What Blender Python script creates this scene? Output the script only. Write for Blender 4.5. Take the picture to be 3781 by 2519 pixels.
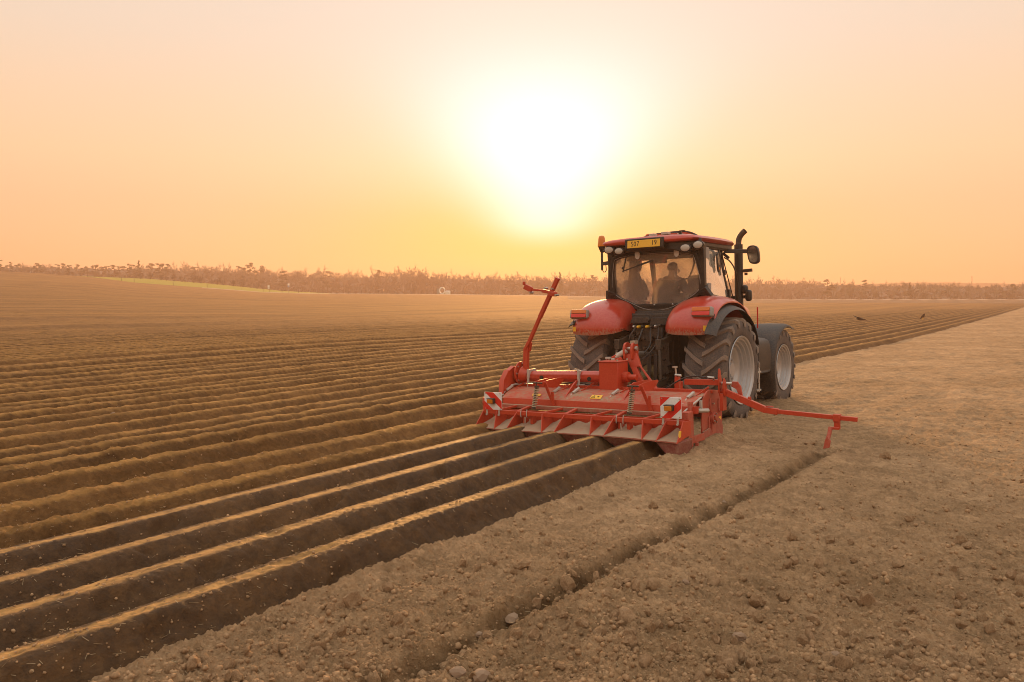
import bpy, bmesh, math, random
import numpy as np
from mathutils import Vector, Matrix, noise as mnoise

for o in list(bpy.data.objects):
    bpy.data.objects.remove(o)
S = bpy.context.scene
COL = S.collection
R = math.radians

# ------------------------------------------------------------------ camera
YAW, PITCH, CAM_H = 35.5, 2.785, 2.2
cam_d = bpy.data.cameras.new('camera'); cam_d.sensor_width = 36; cam_d.lens = 28.29
cam_d.clip_start = .05; cam_d.clip_end = 5000
cam = bpy.data.objects.new('camera', cam_d); COL.objects.link(cam)
cam.location = (0, 0, CAM_H); cam.rotation_euler = (R(90 - PITCH), 0, R(YAW))
S.camera = cam

# ------------------------------------------------------------------ exposure, sampling
S.render.engine = 'CYCLES'
S.view_settings.view_transform = 'Standard'; S.view_settings.look = 'None'
S.view_settings.exposure = .16; S.view_settings.gamma = 1; S.view_settings.use_curve_mapping = False
cy = S.cycles
cy.use_denoising = True; cy.pixel_filter_type = 'BLACKMAN_HARRIS'; cy.filter_width = .95
cy.max_bounces = 8; cy.diffuse_bounces = 3; cy.glossy_bounces = 4; cy.transmission_bounces = 6
cy.transparent_max_bounces = 16; cy.volume_bounces = 1
cy.sample_clamp_indirect = 3.0; cy.sample_clamp_direct = 6.0

# ------------------------------------------------------------------ sky + sun
SUN_AZ = -33.2      # degrees clockwise from +Y (furrow direction)
SUN_EL = 9.0
SUN_DIR = Vector((math.sin(R(SUN_AZ)) * math.cos(R(SUN_EL)), math.cos(R(SUN_AZ)) * math.cos(R(SUN_EL)), math.sin(R(SUN_EL))))
W = bpy.data.worlds.new('World'); S.world = W; W.use_nodes = True
wt = W.node_tree; wt.nodes.clear()
def wn(t, **k):
    n = wt.nodes.new(t)
    for a, b in k.items(): setattr(n, a, b)
    return n
def wl(a, b): wt.links.new(a, b)
def wmath(op, a, b=None, clamp=False):
    n = wn('ShaderNodeMath', operation=op, use_clamp=clamp)
    for i, x in enumerate((a, b)):
        if x is None: continue
        if isinstance(x, (int, float)): n.inputs[i].default_value = x
        else: wl(x, n.inputs[i])
    return n.outputs[0]
def wgauss(x, centre, sigma):
    d = wmath('SUBTRACT', x, centre)
    q = wmath('MULTIPLY', d, d)
    return wmath('EXPONENT', wmath('MULTIPLY', q, -1 / (2 * sigma * sigma)))
tc = wn('ShaderNodeTexCoord')
nrm = wn('ShaderNodeVectorMath', operation='NORMALIZE'); wl(tc.outputs['Generated'], nrm.inputs[0])
sep = wn('ShaderNodeSeparateXYZ'); wl(nrm.outputs[0], sep.inputs[0])
elev = wmath('MULTIPLY', wmath('ARCSINE', sep.outputs[2]), 180 / math.pi)             # degrees
dot = wn('ShaderNodeVectorMath', operation='DOT_PRODUCT'); wl(nrm.outputs[0], dot.inputs[0]); dot.inputs[1].default_value = SUN_DIR
theta = wmath('MULTIPLY', wmath('ARCCOSINE', wmath('MINIMUM', dot.outputs['Value'], .999999)), 180 / math.pi)
az = wmath('MULTIPLY', wmath('ARCTAN2', sep.outputs[0], sep.outputs[1]), 180 / math.pi)
daz = wmath('SUBTRACT', az, SUN_AZ)
daz = wmath('WRAP', daz, 180); wt.nodes[-1].inputs[2].default_value = -180
ramp = wn('ShaderNodeValToRGB'); wl(wmath('DIVIDE', elev, 90, True), ramp.inputs[0])
SKY = [(0, (.98, .475, .24)), (3, (.98, .49, .25)), (6.5, (.97, .525, .285)), (9.5, (.94, .60, .34)), (13, (.89, .63, .41)), (17, (.84, .66, .50)),
       (22, (.82, .69, .57)), (32, (.92, .83, .74)), (55, (1.18, 1.10, 1.0)), (90, (1.30, 1.24, 1.16))]
els = ramp.color_ramp.elements
while len(els) < len(SKY): els.new(.5)
for e, (d, c) in zip(els, SKY): e.position = d / 90; e.color = (*c, 1)
def wmix(fac, a, b, blend='MIX'):
    m = wn('ShaderNodeMix', data_type='RGBA', blend_type=blend)
    if isinstance(fac, (int, float)): m.inputs[0].default_value = fac
    else: wl(fac, m.inputs[0])
    for i, x in ((6, a), (7, b)):
        if isinstance(x, tuple): m.inputs[i].default_value = (*x, 1)
        else: wl(x, m.inputs[i])
    return m.outputs[2]
# yellow band of dusty air under the sun, then the white glare round it
band = wmath('MULTIPLY', wmath('MULTIPLY', wgauss(daz, 0, 10.5), wgauss(elev, 4.0, 2.8)), 1.0)
c1 = wmix(band, ramp.outputs[0], (1.0, .33, .0))
wide = wmath('MULTIPLY', wgauss(theta, 0, 11.0), .40)
wide = wmath('MULTIPLY', wide, wmath('DIVIDE', wmath('SUBTRACT', elev, 6.0), 9.0, True))
c2 = wmix(wide, c1, (.80, .75, .72))
core_w = wmath('ADD', 2.4, wmath('MULTIPLY', wmath('MAXIMUM', wmath('SUBTRACT', elev, 4.2), 0), .44))
core_q = wmath('DIVIDE', daz, core_w)
core_x = wmath('EXPONENT', wmath('MULTIPLY', wmath('POWER', wmath('ABSOLUTE', core_q), 2.2), -.62))
core_lo = wmath('DIVIDE', wmath('SUBTRACT', elev, 3.3), 2.6, True)
core_lo = wmath('MULTIPLY', wmath('MULTIPLY', core_lo, core_lo), wmath('SUBTRACT', 3.0, wmath('MULTIPLY', core_lo, 2.0)))
core_hi = wgauss(wmath('MAXIMUM', elev, 9.6), 9.6, 4.2)
core = wmath('MULTIPLY', wmath('MULTIPLY', core_x, core_lo), core_hi)
c3 = wmix(1.0, c2, wmix(core, (0, 0, 0), (.22, .50, .78)), 'ADD')
bg1 = wn('ShaderNodeBackground'); wl(c3, bg1.inputs[0]); bg1.inputs[1].default_value = .90
sky = wn('ShaderNodeTexSky', sky_type='NISHITA'); sky.sun_disc = False
sky.sun_elevation = R(SUN_EL); sky.sun_rotation = R(SUN_AZ); sky.dust_density = 1; sky.air_density = 1.0; sky.ozone_density = 1.0
bg2 = wn('ShaderNodeBackground'); wl(sky.outputs[0], bg2.inputs[0]); bg2.inputs[1].default_value = .012
addw = wn('ShaderNodeAddShader'); wl(bg1.outputs[0], addw.inputs[0]); wl(bg2.outputs[0], addw.inputs[1])
wo = wn('ShaderNodeOutputWorld'); wl(addw.outputs[0], wo.inputs[0])

sun_d = bpy.data.lights.new('sun', 'SUN'); sun_d.energy = 5.0; sun_d.angle = R(5); sun_d.color = (1.0, .49, .16)
sun = bpy.data.objects.new('sun', sun_d); COL.objects.link(sun)
sun.rotation_euler = SUN_DIR.to_track_quat('Z', 'Y').to_euler(); sun.location = (0, 0, 30)

# ------------------------------------------------------------------ helpers
def tag(o, label=None, cat=None, group=None, kind=None):
    if label: o['label'] = label
    if cat: o['category'] = cat
    if group: o['group'] = group
    if kind: o['kind'] = kind
    return o
def empty(name, mat=None):
    o = bpy.data.objects.new(name, None); COL.objects.link(o); o.empty_display_size = .2
    if mat is not None: o.matrix_world = mat
    return o

class MB:
    """collects verts and faces of one mesh object"""
    def __init__(s): s.v = []; s.f = []; s.m = []
    def add(s, vs, fs, mi=0):
        n = len(s.v); s.v += [tuple(p) for p in vs]; s.f += [tuple(i + n for i in q) for q in fs]; s.m += [mi] * len(fs); return s
    def box(s, c, d, rot=None, mi=0):
        c = Vector(c); hx, hy, hz = d[0] / 2, d[1] / 2, d[2] / 2
        vs = [Vector((x, y, z)) for x in (-hx, hx) for y in (-hy, hy) for z in (-hz, hz)]
        if rot is not None: vs = [rot @ p for p in vs]
        return s.add([p + c for p in vs], [(0, 1, 3, 2), (4, 6, 7, 5), (0, 4, 5, 1), (2, 3, 7, 6), (0, 2, 6, 4), (1, 5, 7, 3)], mi)
    def bar(s, p0, p1, w, h, up=(0, 0, 1), mi=0):
        p0, p1 = Vector(p0), Vector(p1); d = (p1 - p0); L = d.length; d.normalize()
        u = Vector(up); sd = d.cross(u)
        if sd.length < 1e-4: sd = d.cross(Vector((1, 0, 0)))
        sd.normalize(); u = sd.cross(d)
        m = Matrix((sd, d, u)).transposed()
        return s.box((p0 + p1) / 2, (w, L, h), m, mi)
    def tube(s, pts, r, n=8, caps=True, mi=0):
        pts = [Vector(p) for p in pts]; rs = r if isinstance(r, (list, tuple)) else [r] * len(pts)
        t = (pts[1] - pts[0]).normalized(); a = t.orthogonal().normalized(); vs = []; fs = []
        for i, p in enumerate(pts):
            t2 = (pts[min(i + 1, len(pts) - 1)] - pts[max(i - 1, 0)]).normalized()
            a = (a - t2 * a.dot(t2)).normalized(); b = t2.cross(a)
            vs += [p + (a * math.cos(q) + b * math.sin(q)) * rs[i] for q in [2 * math.pi * k / n for k in range(n)]]
        for i in range(len(pts) - 1):
            for k in range(n):
                k2 = (k + 1) % n; fs.append((i * n + k, i * n + k2, (i + 1) * n + k2, (i + 1) * n + k))
        if caps: fs += [tuple(range(n))[::-1], tuple(range((len(pts) - 1) * n, len(pts) * n))]
        return s.add(vs, fs, mi)
    def cyl(s, p0, p1, r, r1=None, n=12, mi=0): return s.tube([p0, p1], [r, r if r1 is None else r1], n, True, mi)
    def prism(s, poly, ax, a0, a1, mi=0):
        """polygon in the plane across axis ax (0: y,z  1: x,z  2: x,y) pulled from a0 to a1"""
        def P(q, a): return (a, q[0], q[1]) if ax == 0 else (q[0], a, q[1]) if ax == 1 else (q[0], q[1], a)
        n = len(poly); vs = [P(q, a0) for q in poly] + [P(q, a1) for q in poly]
        fs = [tuple(range(n)), tuple(range(2 * n - 1, n - 1, -1))] + [(i, i + n, (i + 1) % n + n, (i + 1) % n) for i in range(n)]
        return s.add(vs, fs, mi)
    def plate(s, quad, t, mi=0):
        """a thin solid plate over a 3-D polygon, t thick along its normal"""
        q = [Vector(p) for p in quad]; nn = (q[1] - q[0]).cross(q[2] - q[0]).normalized() * t / 2; n = len(q)
        return s.add([p - nn for p in q] + [p + nn for p in q], [tuple(range(n))[::-1], tuple(range(n, 2 * n))] + [(i, (i + 1) % n, (i + 1) % n + n, i + n) for i in range(n)], mi)
    def lathe(s, prof, c, n=48, mi=0, a0=0, a1=2 * math.pi, closed=True):
        """profile of (x, r) turned round the x axis through c"""
        m = len(prof); vs = []; fs = []; steps = n if closed else n + 1
        for i in range(steps):
            a = a0 + (a1 - a0) * i / n
            vs += [(c[0] + x, c[1] + r * math.sin(a), c[2] + r * math.cos(a)) for x, r in prof]
        for i in range(n):
            j = (i + 1) % steps
            for k in range(m - 1): fs.append((i * m + k, i * m + k + 1, j * m + k + 1, j * m + k))
        return s.add(vs, fs, mi)
    def ball(s, c, r, n=8, mi=0):
        rx, ry, rz = r if isinstance(r, (tuple, list)) else (r, r, r)
        vs = [(c[0], c[1], c[2] + rz)]; fs = []
        for i in range(1, n):
            a = math.pi * i / n
            vs += [(c[0] + rx * math.sin(a) * math.cos(b), c[1] + ry * math.sin(a) * math.sin(b), c[2] + rz * math.cos(a)) for b in [2 * math.pi * k / (2 * n) for k in range(2 * n)]]
        vs.append((c[0], c[1], c[2] - rz)); m = 2 * n
        fs += [(0, 1 + k, 1 + (k + 1) % m) for k in range(m)]
        for i in range(n - 2):
            for k in range(m):
                a, b = 1 + i * m + k, 1 + i * m + (k + 1) % m; fs.append((a, a + m, b + m, b))
        l = len(vs) - 1; fs += [(l, l - m + (k + 1) % m, l - m + k) for k in range(m)]
        return s.add(vs, fs, mi)
    def build(s, name, mats, parent=None, bevel=0, smooth=35, seg=2):
        me = bpy.data.meshes.new(name); me.from_pydata(s.v, [], s.f)
        if not isinstance(mats, (list, tuple)): mats = [mats]
        for m in mats: me.materials.append(m)
        if len(mats) > 1: me.polygons.foreach_set('material_index', s.m)
        bm = bmesh.new(); bm.from_mesh(me); bmesh.ops.recalc_face_normals(bm, faces=bm.faces); bm.to_mesh(me); bm.free()
        if smooth:
            me.polygons.foreach_set('use_smooth', [True] * len(me.polygons)); me.set_sharp_from_angle(angle=R(smooth))
        me.update()
        o = bpy.data.objects.new(name, me); COL.objects.link(o)
        if parent: o.parent = parent
        if bevel:
            b = o.modifiers.new('bevel', 'BEVEL'); b.width = bevel; b.segments = seg; b.limit_method = 'ANGLE'; b.angle_limit = R(40)
            b.harden_normals = False
        return o
def chaikin(p, n=2, closed=True):
    for _ in range(n):
        q = []
        rng = range(len(p)) if closed else range(len(p) - 1)
        if not closed: q.append(p[0])
        for i in rng:
            a, b = p[i], p[(i + 1) % len(p)]
            q.append(tuple(.75 * x + .25 * y for x, y in zip(a, b))); q.append(tuple(.25 * x + .75 * y for x, y in zip(a, b)))
        if not closed: q.append(p[-1])
        p = q
    return p
def offset_poly(poly, d):
    """move every corner of a closed 2-D polygon outwards by d (negative: inwards)"""
    n = len(poly); area = sum(poly[i][0] * poly[(i + 1) % n][1] - poly[(i + 1) % n][0] * poly[i][1] for i in range(n))
    sg = 1 if area > 0 else -1; out = []
    for i in range(n):
        a, b, c = Vector(poly[i - 1]), Vector(poly[i]), Vector(poly[(i + 1) % n])
        n1 = Vector(((b - a).y, -(b - a).x)).normalized(); n2 = Vector(((c - b).y, -(c - b).x)).normalized()
        m = (n1 + n2).normalized(); k = max(.4, m.dot(n1))
        out.append(tuple(b + m * (sg * d / k)))
    return out

# ------------------------------------------------------------------ materials
def material(name): 
    m = bpy.data.materials.new(name); m.use_nodes = True
    nt = m.node_tree; b = nt.nodes['Principled BSDF']
    return m, nt, b
def nnode(nt, t, ins=None, **k):
    n = nt.nodes.new(t)
    for a, v in k.items(): setattr(n, a, v)
    for i, v in (ins or {}).items():
        if hasattr(v, 'is_output'): nt.links.new(v, n.inputs[i])
        else: n.inputs[i].default_value = v
    return n
def nramp(nt, fac, stops):
    r = nt.nodes.new('ShaderNodeValToRGB'); nt.links.new(fac, r.inputs[0]); e = r.color_ramp.elements
    while len(e) < len(stops): e.new(.5)
    for x, (p, c) in zip(e, stops): x.position = p; x.color = (*c, 1) if isinstance(c, tuple) else (c, c, c, 1)
    return r.outputs[0]
def nmix(nt, fac, a, b, blend='MIX'):
    m = nt.nodes.new('ShaderNodeMix'); m.data_type = 'RGBA'; m.blend_type = blend
    if hasattr(fac, 'is_output'): nt.links.new(fac, m.inputs[0])
    else: m.inputs[0].default_value = fac
    for i, x in ((6, a), (7, b)):
        if hasattr(x, 'is_output'): nt.links.new(x, m.inputs[i])
        else: m.inputs[i].default_value = (*x, 1)
    return m.outputs[2]
DUST = (.34, .235, .155)
def paint(name, col, rough=.35, metal=0, coat=0, dust=.35, dscale=5., bump=.0, bscale=60, up=False, spec=.5, col2=None):
    """painted or plain surface with a worn coat of field dust"""
    m, nt, b = material(name)
    tcn = nnode(nt, 'ShaderNodeTexCoord')
    n1 = nnode(nt, 'ShaderNodeTexNoise', {0: tcn.outputs['Object'], 'Scale': dscale, 'Detail': 8., 'Roughness': .65})
    n2 = nnode(nt, 'ShaderNodeTexNoise', {0: tcn.outputs['Object'], 'Scale': dscale * 9, 'Detail': 5.})
    base = nmix(nt, n2.outputs[0], tuple(c * .82 for c in col), col2 or tuple(min(1, c * 1.15) for c in col))
    f = nnode(nt, 'ShaderNodeMath', {0: n1.outputs[0], 1: n2.outputs[0]}, operation='MULTIPLY').outputs[0]
    f = nramp(nt, f, [(.12, 0.0), (.42, 1.0)])
    if up:
        g = nnode(nt, 'ShaderNodeNewGeometry'); sx = nnode(nt, 'ShaderNodeSeparateXYZ', {0: g.outputs['Normal']})
        u = nramp(nt, sx.outputs[2], [(.15, .15), (.75, 1.0)])
        f = nmix(nt, 1.0, f, u, 'MULTIPLY') if up == 'mul' else nmix(nt, .55, f, u)
    fd = nnode(nt, 'ShaderNodeMath', {0: f, 1: dust}, operation='MULTIPLY').outputs[0]
    nt.links.new(nmix(nt, fd, base, DUST), b.inputs['Base Color'])
    rr = nnode(nt, 'ShaderNodeMath', {0: fd, 1: .55, 2: rough}, operation='MULTIPLY_ADD', use_clamp=True)
    nt.links.new(rr.outputs[0], b.inputs['Roughness'])
    b.inputs['Metallic'].default_value = metal; b.inputs['Coat Weight'].default_value = coat; b.inputs['Coat Roughness'].default_value = .15
    b.inputs['Specular IOR Level'].default_value = spec
    if bump:
        n3 = nnode(nt, 'ShaderNodeTexNoise', {0: tcn.outputs['Object'], 'Scale': bscale, 'Detail': 4.})
        bp = nnode(nt, 'ShaderNodeBump', {'Strength': bump, 'Distance': .01, 'Height': n3.outputs[0]})
        nt.links.new(bp.outputs[0], b.inputs['Normal'])
    return m
M = {}
M['red'] = paint('tractor_red', (.48, .026, .007), .3, coat=.6, dust=.16, dscale=3)
M['red_imp'] = paint('implement_red', (.50, .036, .006), .42, coat=.12, dust=.17, dscale=4, up=True)
M['red_worn'] = paint('worn_red', (.47, .05, .022), .5, dust=.5, dscale=3.2, bump=.2)
M['red_shaded'] = paint('shaded_soiled_red', (.17, .018, .010), .6, dust=.5, dscale=3, bump=.2)  # red darkened for the shade under the lip, with soil over it
M['red_dusty'] = paint('dust_covered_red', (.40, .05, .03), .7, dust=1.35, dscale=2.2, up=True, bump=.25, bscale=90)
M['red_hood'] = paint('hood_red', (.50, .042, .010), .5, dust=1.1, dscale=1.8, up='mul', bump=.15, bscale=90)
M['black'] = paint('black_plastic', (.012, .011, .011), .5, dust=.22, dscale=4, bump=.1)
M['frame'] = paint('cab_frame_black', (.012, .009, .008), .4, dust=.10)
M['dark'] = paint('oily_dark_metal', (.034, .028, .022), .5, metal=.3, dust=.3, dscale=8, bump=.3)
M['rubber'] = paint('tyre_rubber', (.060, .054, .055), .7, dust=.40, dscale=5, bump=.3, bscale=40)
M['lug'] = paint('dusty_tyre_lug', (.17, .14, .12), .85, dust=.70, dscale=7, bump=.4, bscale=60)
M['silver'] = paint('silver_rim_paint', (.46, .455, .455), .4, metal=.45, dust=.20, dscale=3)
M['dull'] = paint('dirty_guard', (.16, .13, .05), .6, dust=.5, dscale=6)
M['spring'] = paint('spring_wire', (.42, .34, .22), .5, metal=.2, dust=.3, dscale=9)
M['steel'] = paint('bright_steel', (.55, .52, .48), .35, metal=.9, dust=.25, dscale=9)
M['zinc'] = paint('pale_zinc', (.52, .49, .44), .5, metal=.3, dust=.3, dscale=9)
M['white'] = paint('white_panel', (.78, .78, .78), .4, dust=.06)
M['sign_red'] = paint('reflective_red', (.70, .018, .010), .35, dust=.05)
M['yellow'] = paint('yellow_sticker', (.85, .48, .03), .5, dust=.15)
M['grey'] = paint('grey_plastic', (.30, .28, .26), .5, dust=.2)
M['cloth_dark'] = paint('dark_cloth', (.055, .040, .038), .9, dust=.1, bump=.3, bscale=120)
M['cloth_grey'] = paint('grey_cloth', (.26, .20, .175), .9, dust=.1, bump=.3, bscale=120)
M['seat'] = paint('seat_fabric', (.09, .072, .066), .9, dust=.15, bump=.2)
M['skin'] = paint('skin', (.42, .24, .16), .5, dust=.0)
M['hair'] = paint('short_hair', (.07, .045, .03), .8, dust=.0, bump=.5, bscale=200)
M['print'] = paint('black_print', (.02, .015, .01), .6, dust=.0)
def spatter(name, src, z0, z1):
    m = M[src].copy(); m.name = name; nt = m.node_tree; b = nt.nodes['Principled BSDF']; old = b.inputs['Base Color'].links[0].from_socket
    tcn = nnode(nt, 'ShaderNodeTexCoord'); sx = nnode(nt, 'ShaderNodeSeparateXYZ', {0: tcn.outputs['Object']})
    low = nnode(nt, 'ShaderNodeMapRange', {'Value': sx.outputs[2], 'From Min': z1, 'From Max': z0}); low.clamp = True
    mp = nnode(nt, 'ShaderNodeMapping', {0: tcn.outputs['Object']}); mp.inputs['Scale'].default_value = (26, 26, 9)
    n1 = nnode(nt, 'ShaderNodeTexNoise', {0: mp.outputs[0], 'Scale': 1.6, 'Detail': 7., 'Roughness': .75})
    f = nnode(nt, 'ShaderNodeMath', {0: low.outputs[0], 1: n1.outputs[0]}, operation='MULTIPLY'); f = nramp(nt, f.outputs[0], [(.40, 0.), (.50, .75)])
    nt.links.new(nmix(nt, f, old, (.42, .28, .19)), b.inputs['Base Color']); return m
M['red_fender'] = spatter('spattered_fender_red', 'red', 1.58, 1.95)
def lens_mat(name, col, rough=.15, trans=.35):
    m, nt, b = material(name)
    b.inputs['Base Color'].default_value = (*col, 1); b.inputs['Roughness'].default_value = rough
    b.inputs['Transmission Weight'].default_value = trans
    tcn = nnode(nt, 'ShaderNodeTexCoord'); w = nnode(nt, 'ShaderNodeTexVoronoi', {0: tcn.outputs['Object'], 'Scale': 70.})
    bp = nnode(nt, 'ShaderNodeBump', {'Strength': .3, 'Distance': .004, 'Height': w.outputs['Distance']}); nt.links.new(bp.outputs[0], b.inputs['Normal'])
    return m
M['amber'] = lens_mat('amber_lens', (.85, .28, .02)); M['redlens'] = lens_mat('red_lens', (.75, .05, .04), trans=.1)
M['orangelens'] = lens_mat('orange_lens', (.75, .20, .04), trans=.1); M['clear'] = lens_mat('clear_lens', (.46, .42, .36), trans=.0)
M['mirror'] = paint('mirror_glass', (.50, .50, .46), .08, metal=1.0, dust=.35, dscale=6)
def glass(name, tint, film, refl=.9, dcol=(.6, .5, .42)):
    m = bpy.data.materials.new(name); m.use_nodes = True; nt = m.node_tree; nt.nodes.clear()
    tr = nnode(nt, 'ShaderNodeBsdfTransparent', {0: (*tint, 1)}); gl = nnode(nt, 'ShaderNodeBsdfGlossy', {0: (1, 1, 1, 1), 'Roughness': .03})
    df = nnode(nt, 'ShaderNodeBsdfDiffuse', {0: (*dcol, 1)}); tl = nnode(nt, 'ShaderNodeBsdfTranslucent', {0: (*dcol, 1)})
    dd = nnode(nt, 'ShaderNodeMixShader', {0: .5, 1: df.outputs[0], 2: tl.outputs[0]})
    lw = nnode(nt, 'ShaderNodeLayerWeight', {0: .5}); p = nnode(nt, 'ShaderNodeMath', {0: lw.outputs['Facing'], 1: 2.4}, operation='POWER')
    q = nnode(nt, 'ShaderNodeMath', {0: p.outputs[0], 1: refl, 2: .045}, operation='MULTIPLY_ADD', use_clamp=True)
    tcn = nnode(nt, 'ShaderNodeTexCoord'); nz = nnode(nt, 'ShaderNodeTexNoise', {0: tcn.outputs['Object'], 'Scale': 3., 'Detail': 6.})
    dm = nnode(nt, 'ShaderNodeMath', {0: nz.outputs[0], 1: film * 2}, operation='MULTIPLY', use_clamp=True)
    m1 = nnode(nt, 'ShaderNodeMixShader', {0: dm.outputs[0], 1: tr.outputs[0], 2: dd.outputs[0]})
    m2 = nnode(nt, 'ShaderNodeMixShader', {0: q.outputs[0], 1: m1.outputs[0], 2: gl.outputs[0]})
    out = nnode(nt, 'ShaderNodeOutputMaterial', {0: m2.outputs[0]})
    return m
M['glass'] = glass('cab_glass', (.93, .92, .90), .31, .8, (.66, .55, .47))
M['glass_side'] = glass('side_glass', (.95, .95, .93), .62, 1.7, (.92, .93, .87))  # pale dust film whitened to stand for sky reflected in the pane
# ================================================================== LAND
rng = np.random.default_rng(7); random.seed(7)
F_PX = 1850.
def hsh(ix, iy, seed):
    h = (ix.astype(np.int64) * 374761393 + iy.astype(np.int64) * 668265263 + seed * 1274126177) & 0xffffffff
    h = ((h ^ (h >> 13)) * 1274126177) & 0xffffffff
    h = ((h ^ (h >> 16)) * 2246822519) & 0xffffffff
    return ((h ^ (h >> 15)) & 0xffffff) / float(0x1000000)
def perlin(x, y, seed=0):
    ix = np.floor(x); iy = np.floor(y); fx = x - ix; fy = y - iy
    u = fx * fx * fx * (fx * (fx * 6 - 15) + 10); v = fy * fy * fy * (fy * (fy * 6 - 15) + 10)
    def g(i, j):
        a = hsh(ix + i, iy + j, seed) * (2 * np.pi); return np.cos(a) * (fx - i) + np.sin(a) * (fy - j)
    return ((g(0, 0) * (1 - u) + g(1, 0) * u) * (1 - v) + (g(0, 1) * (1 - u) + g(1, 1) * u) * v) * 1.4
def domes(x, y, seed=0, keep=.75):
    """rounded clods: one flattened dome of random size in each cell, highest wins"""
    ix = np.floor(x); iy = np.floor(y); out = np.zeros_like(x)
    for i in (-1, 0, 1):
        for j in (-1, 0, 1):
            cx, cy_ = ix + i, iy + j
            px = cx + hsh(cx, cy_, seed); py = cy_ + hsh(cx, cy_, seed + 11); s = hsh(cx, cy_, seed + 23)
            rad = np.where(s < keep, .22 + .55 * s * s, 1e-3); q = hsh(cx, cy_, seed + 37)
            dx, dy = x - px, y - py
            d2 = dx * dx * (.7 + .7 * q) + dy * dy * (1.4 - .7 * q)
            out = np.maximum(out, np.sqrt(np.maximum(0, rad * rad - d2)))
    return out
def sstep(a, b, x): t = np.clip((x - a) / (b - a), 0, 1); return t * t * (3 - 2 * t)

# skyline of the ploughed land, and of the meadow behind it, by picture column (u, v of a 2354 px wide view)
SKY1 = np.array([(-500, 604), (-150, 614), (0, 623.4), (106, 629), (211, 637), (317, 650), (423, 658), (498, 663), (604, 671), (710, 674.5), (934, 675.7), (1230, 678.5), (1370, 681.7), (1740, 688.5), (2354, 687.5), (2900, 688)])
SKY2 = np.array([(-500, 606), (0, 625), (106, 631), (211, 636), (339, 640.5), (498, 653), (646, 668.5), (800, 676.5), (1230, 680), (1740, 690), (2354, 689), (2900, 690)])
D1, D2 = 230., 300.
def azim(x, y):
    a = np.degrees(np.arctan2(x, y)) + YAW
    return (a + 180) % 360 - 180
def col_of(a): return 1177 + F_PX * np.tan(np.radians(np.clip(a, -45, 45)))
def edge_z(a, tab, D):
    u = col_of(a); v = np.interp(u, tab[:, 0], tab[:, 1])
    z = CAM_H + D * (694 - v) / F_PX / np.sqrt(1 + ((u - 1177) / F_PX) ** 2)
    side = sstep(100, 55, np.abs(a)); return z * side + 1.5 * (1 - side)
def coarse(x, y):
    r = np.hypot(x, y); a = azim(x, y)
    z = .02 + .0135 * np.clip(y - 2.3, -9, 17.5) + .12 * sstep(-7.2, -9.5, x) + .10 * sstep(-9, -30, x)
    z1 = edge_z(a, SKY1, D1); z2 = edge_z(a, SKY2, D2)
    t = np.clip((r - 40) / (D1 - 40), 0, 1); w = t ** 1.25
    z = z + (z1 - z) * w
    t2 = np.clip((r - D1 - 4) / (D2 - D1 - 4), 0, 1); z = z + (z2 - z1) * t2
    return z - np.clip(r - D2, 0, 2000) * .004
ROW_P, ROW_S, PASS = 7.8, .7, 2.95
def edge_x(y): return -4.62 + .07 * perlin(y * 1.3, y * 0 + 3.3, 5) + .05 * perlin(y * 4.1, y * 0 + 1.3, 6) + .03 * perlin(y * 11., y * 0, 8)
TRENCH = np.array([(-20, -3.35), (3, -3.2), (7, -3.02), (10.9, -2.86), (11.2, -2.85)])
FRESH_END = 10.55
def region(x, y):
    """0 tilled, 1-4 fresh ridges, 5 ridged field, 6 far field, 7 track, 8 meadow, 9 wood floor"""
    r = np.hypot(x, y); a = azim(x, y); reg = np.zeros(x.shape, int)
    reg[x < -7.45] = 5
    fr = (x >= -7.45) & (x < edge_x(y)) & (y < FRESH_END + .15 * perlin(x * 4, y * 0, 3))
    reg[fr] = 1 + np.clip(np.floor((-x[fr] - 4.65) / .7), 0, 3).astype(int)
    head = 172 + 4 * np.sin(a * .35)
    reg[(a > 4) & (r > head)] = 6
    reg[(r > D1)] = 8
    reg[(r > D1 - 6) & (r < D1 - .5) & (a > -21)] = 7
    reg[r > D2 + 30] = 9
    return reg
def lod(r, lam):                    # fade a wavelength out where the sheet's own mesh gets too coarse for it
    return sstep(lam * 1.5, lam * .6, np.minimum(r * r / 3100., r * .0046) + .004)
LIT_MOIST = {}
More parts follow.
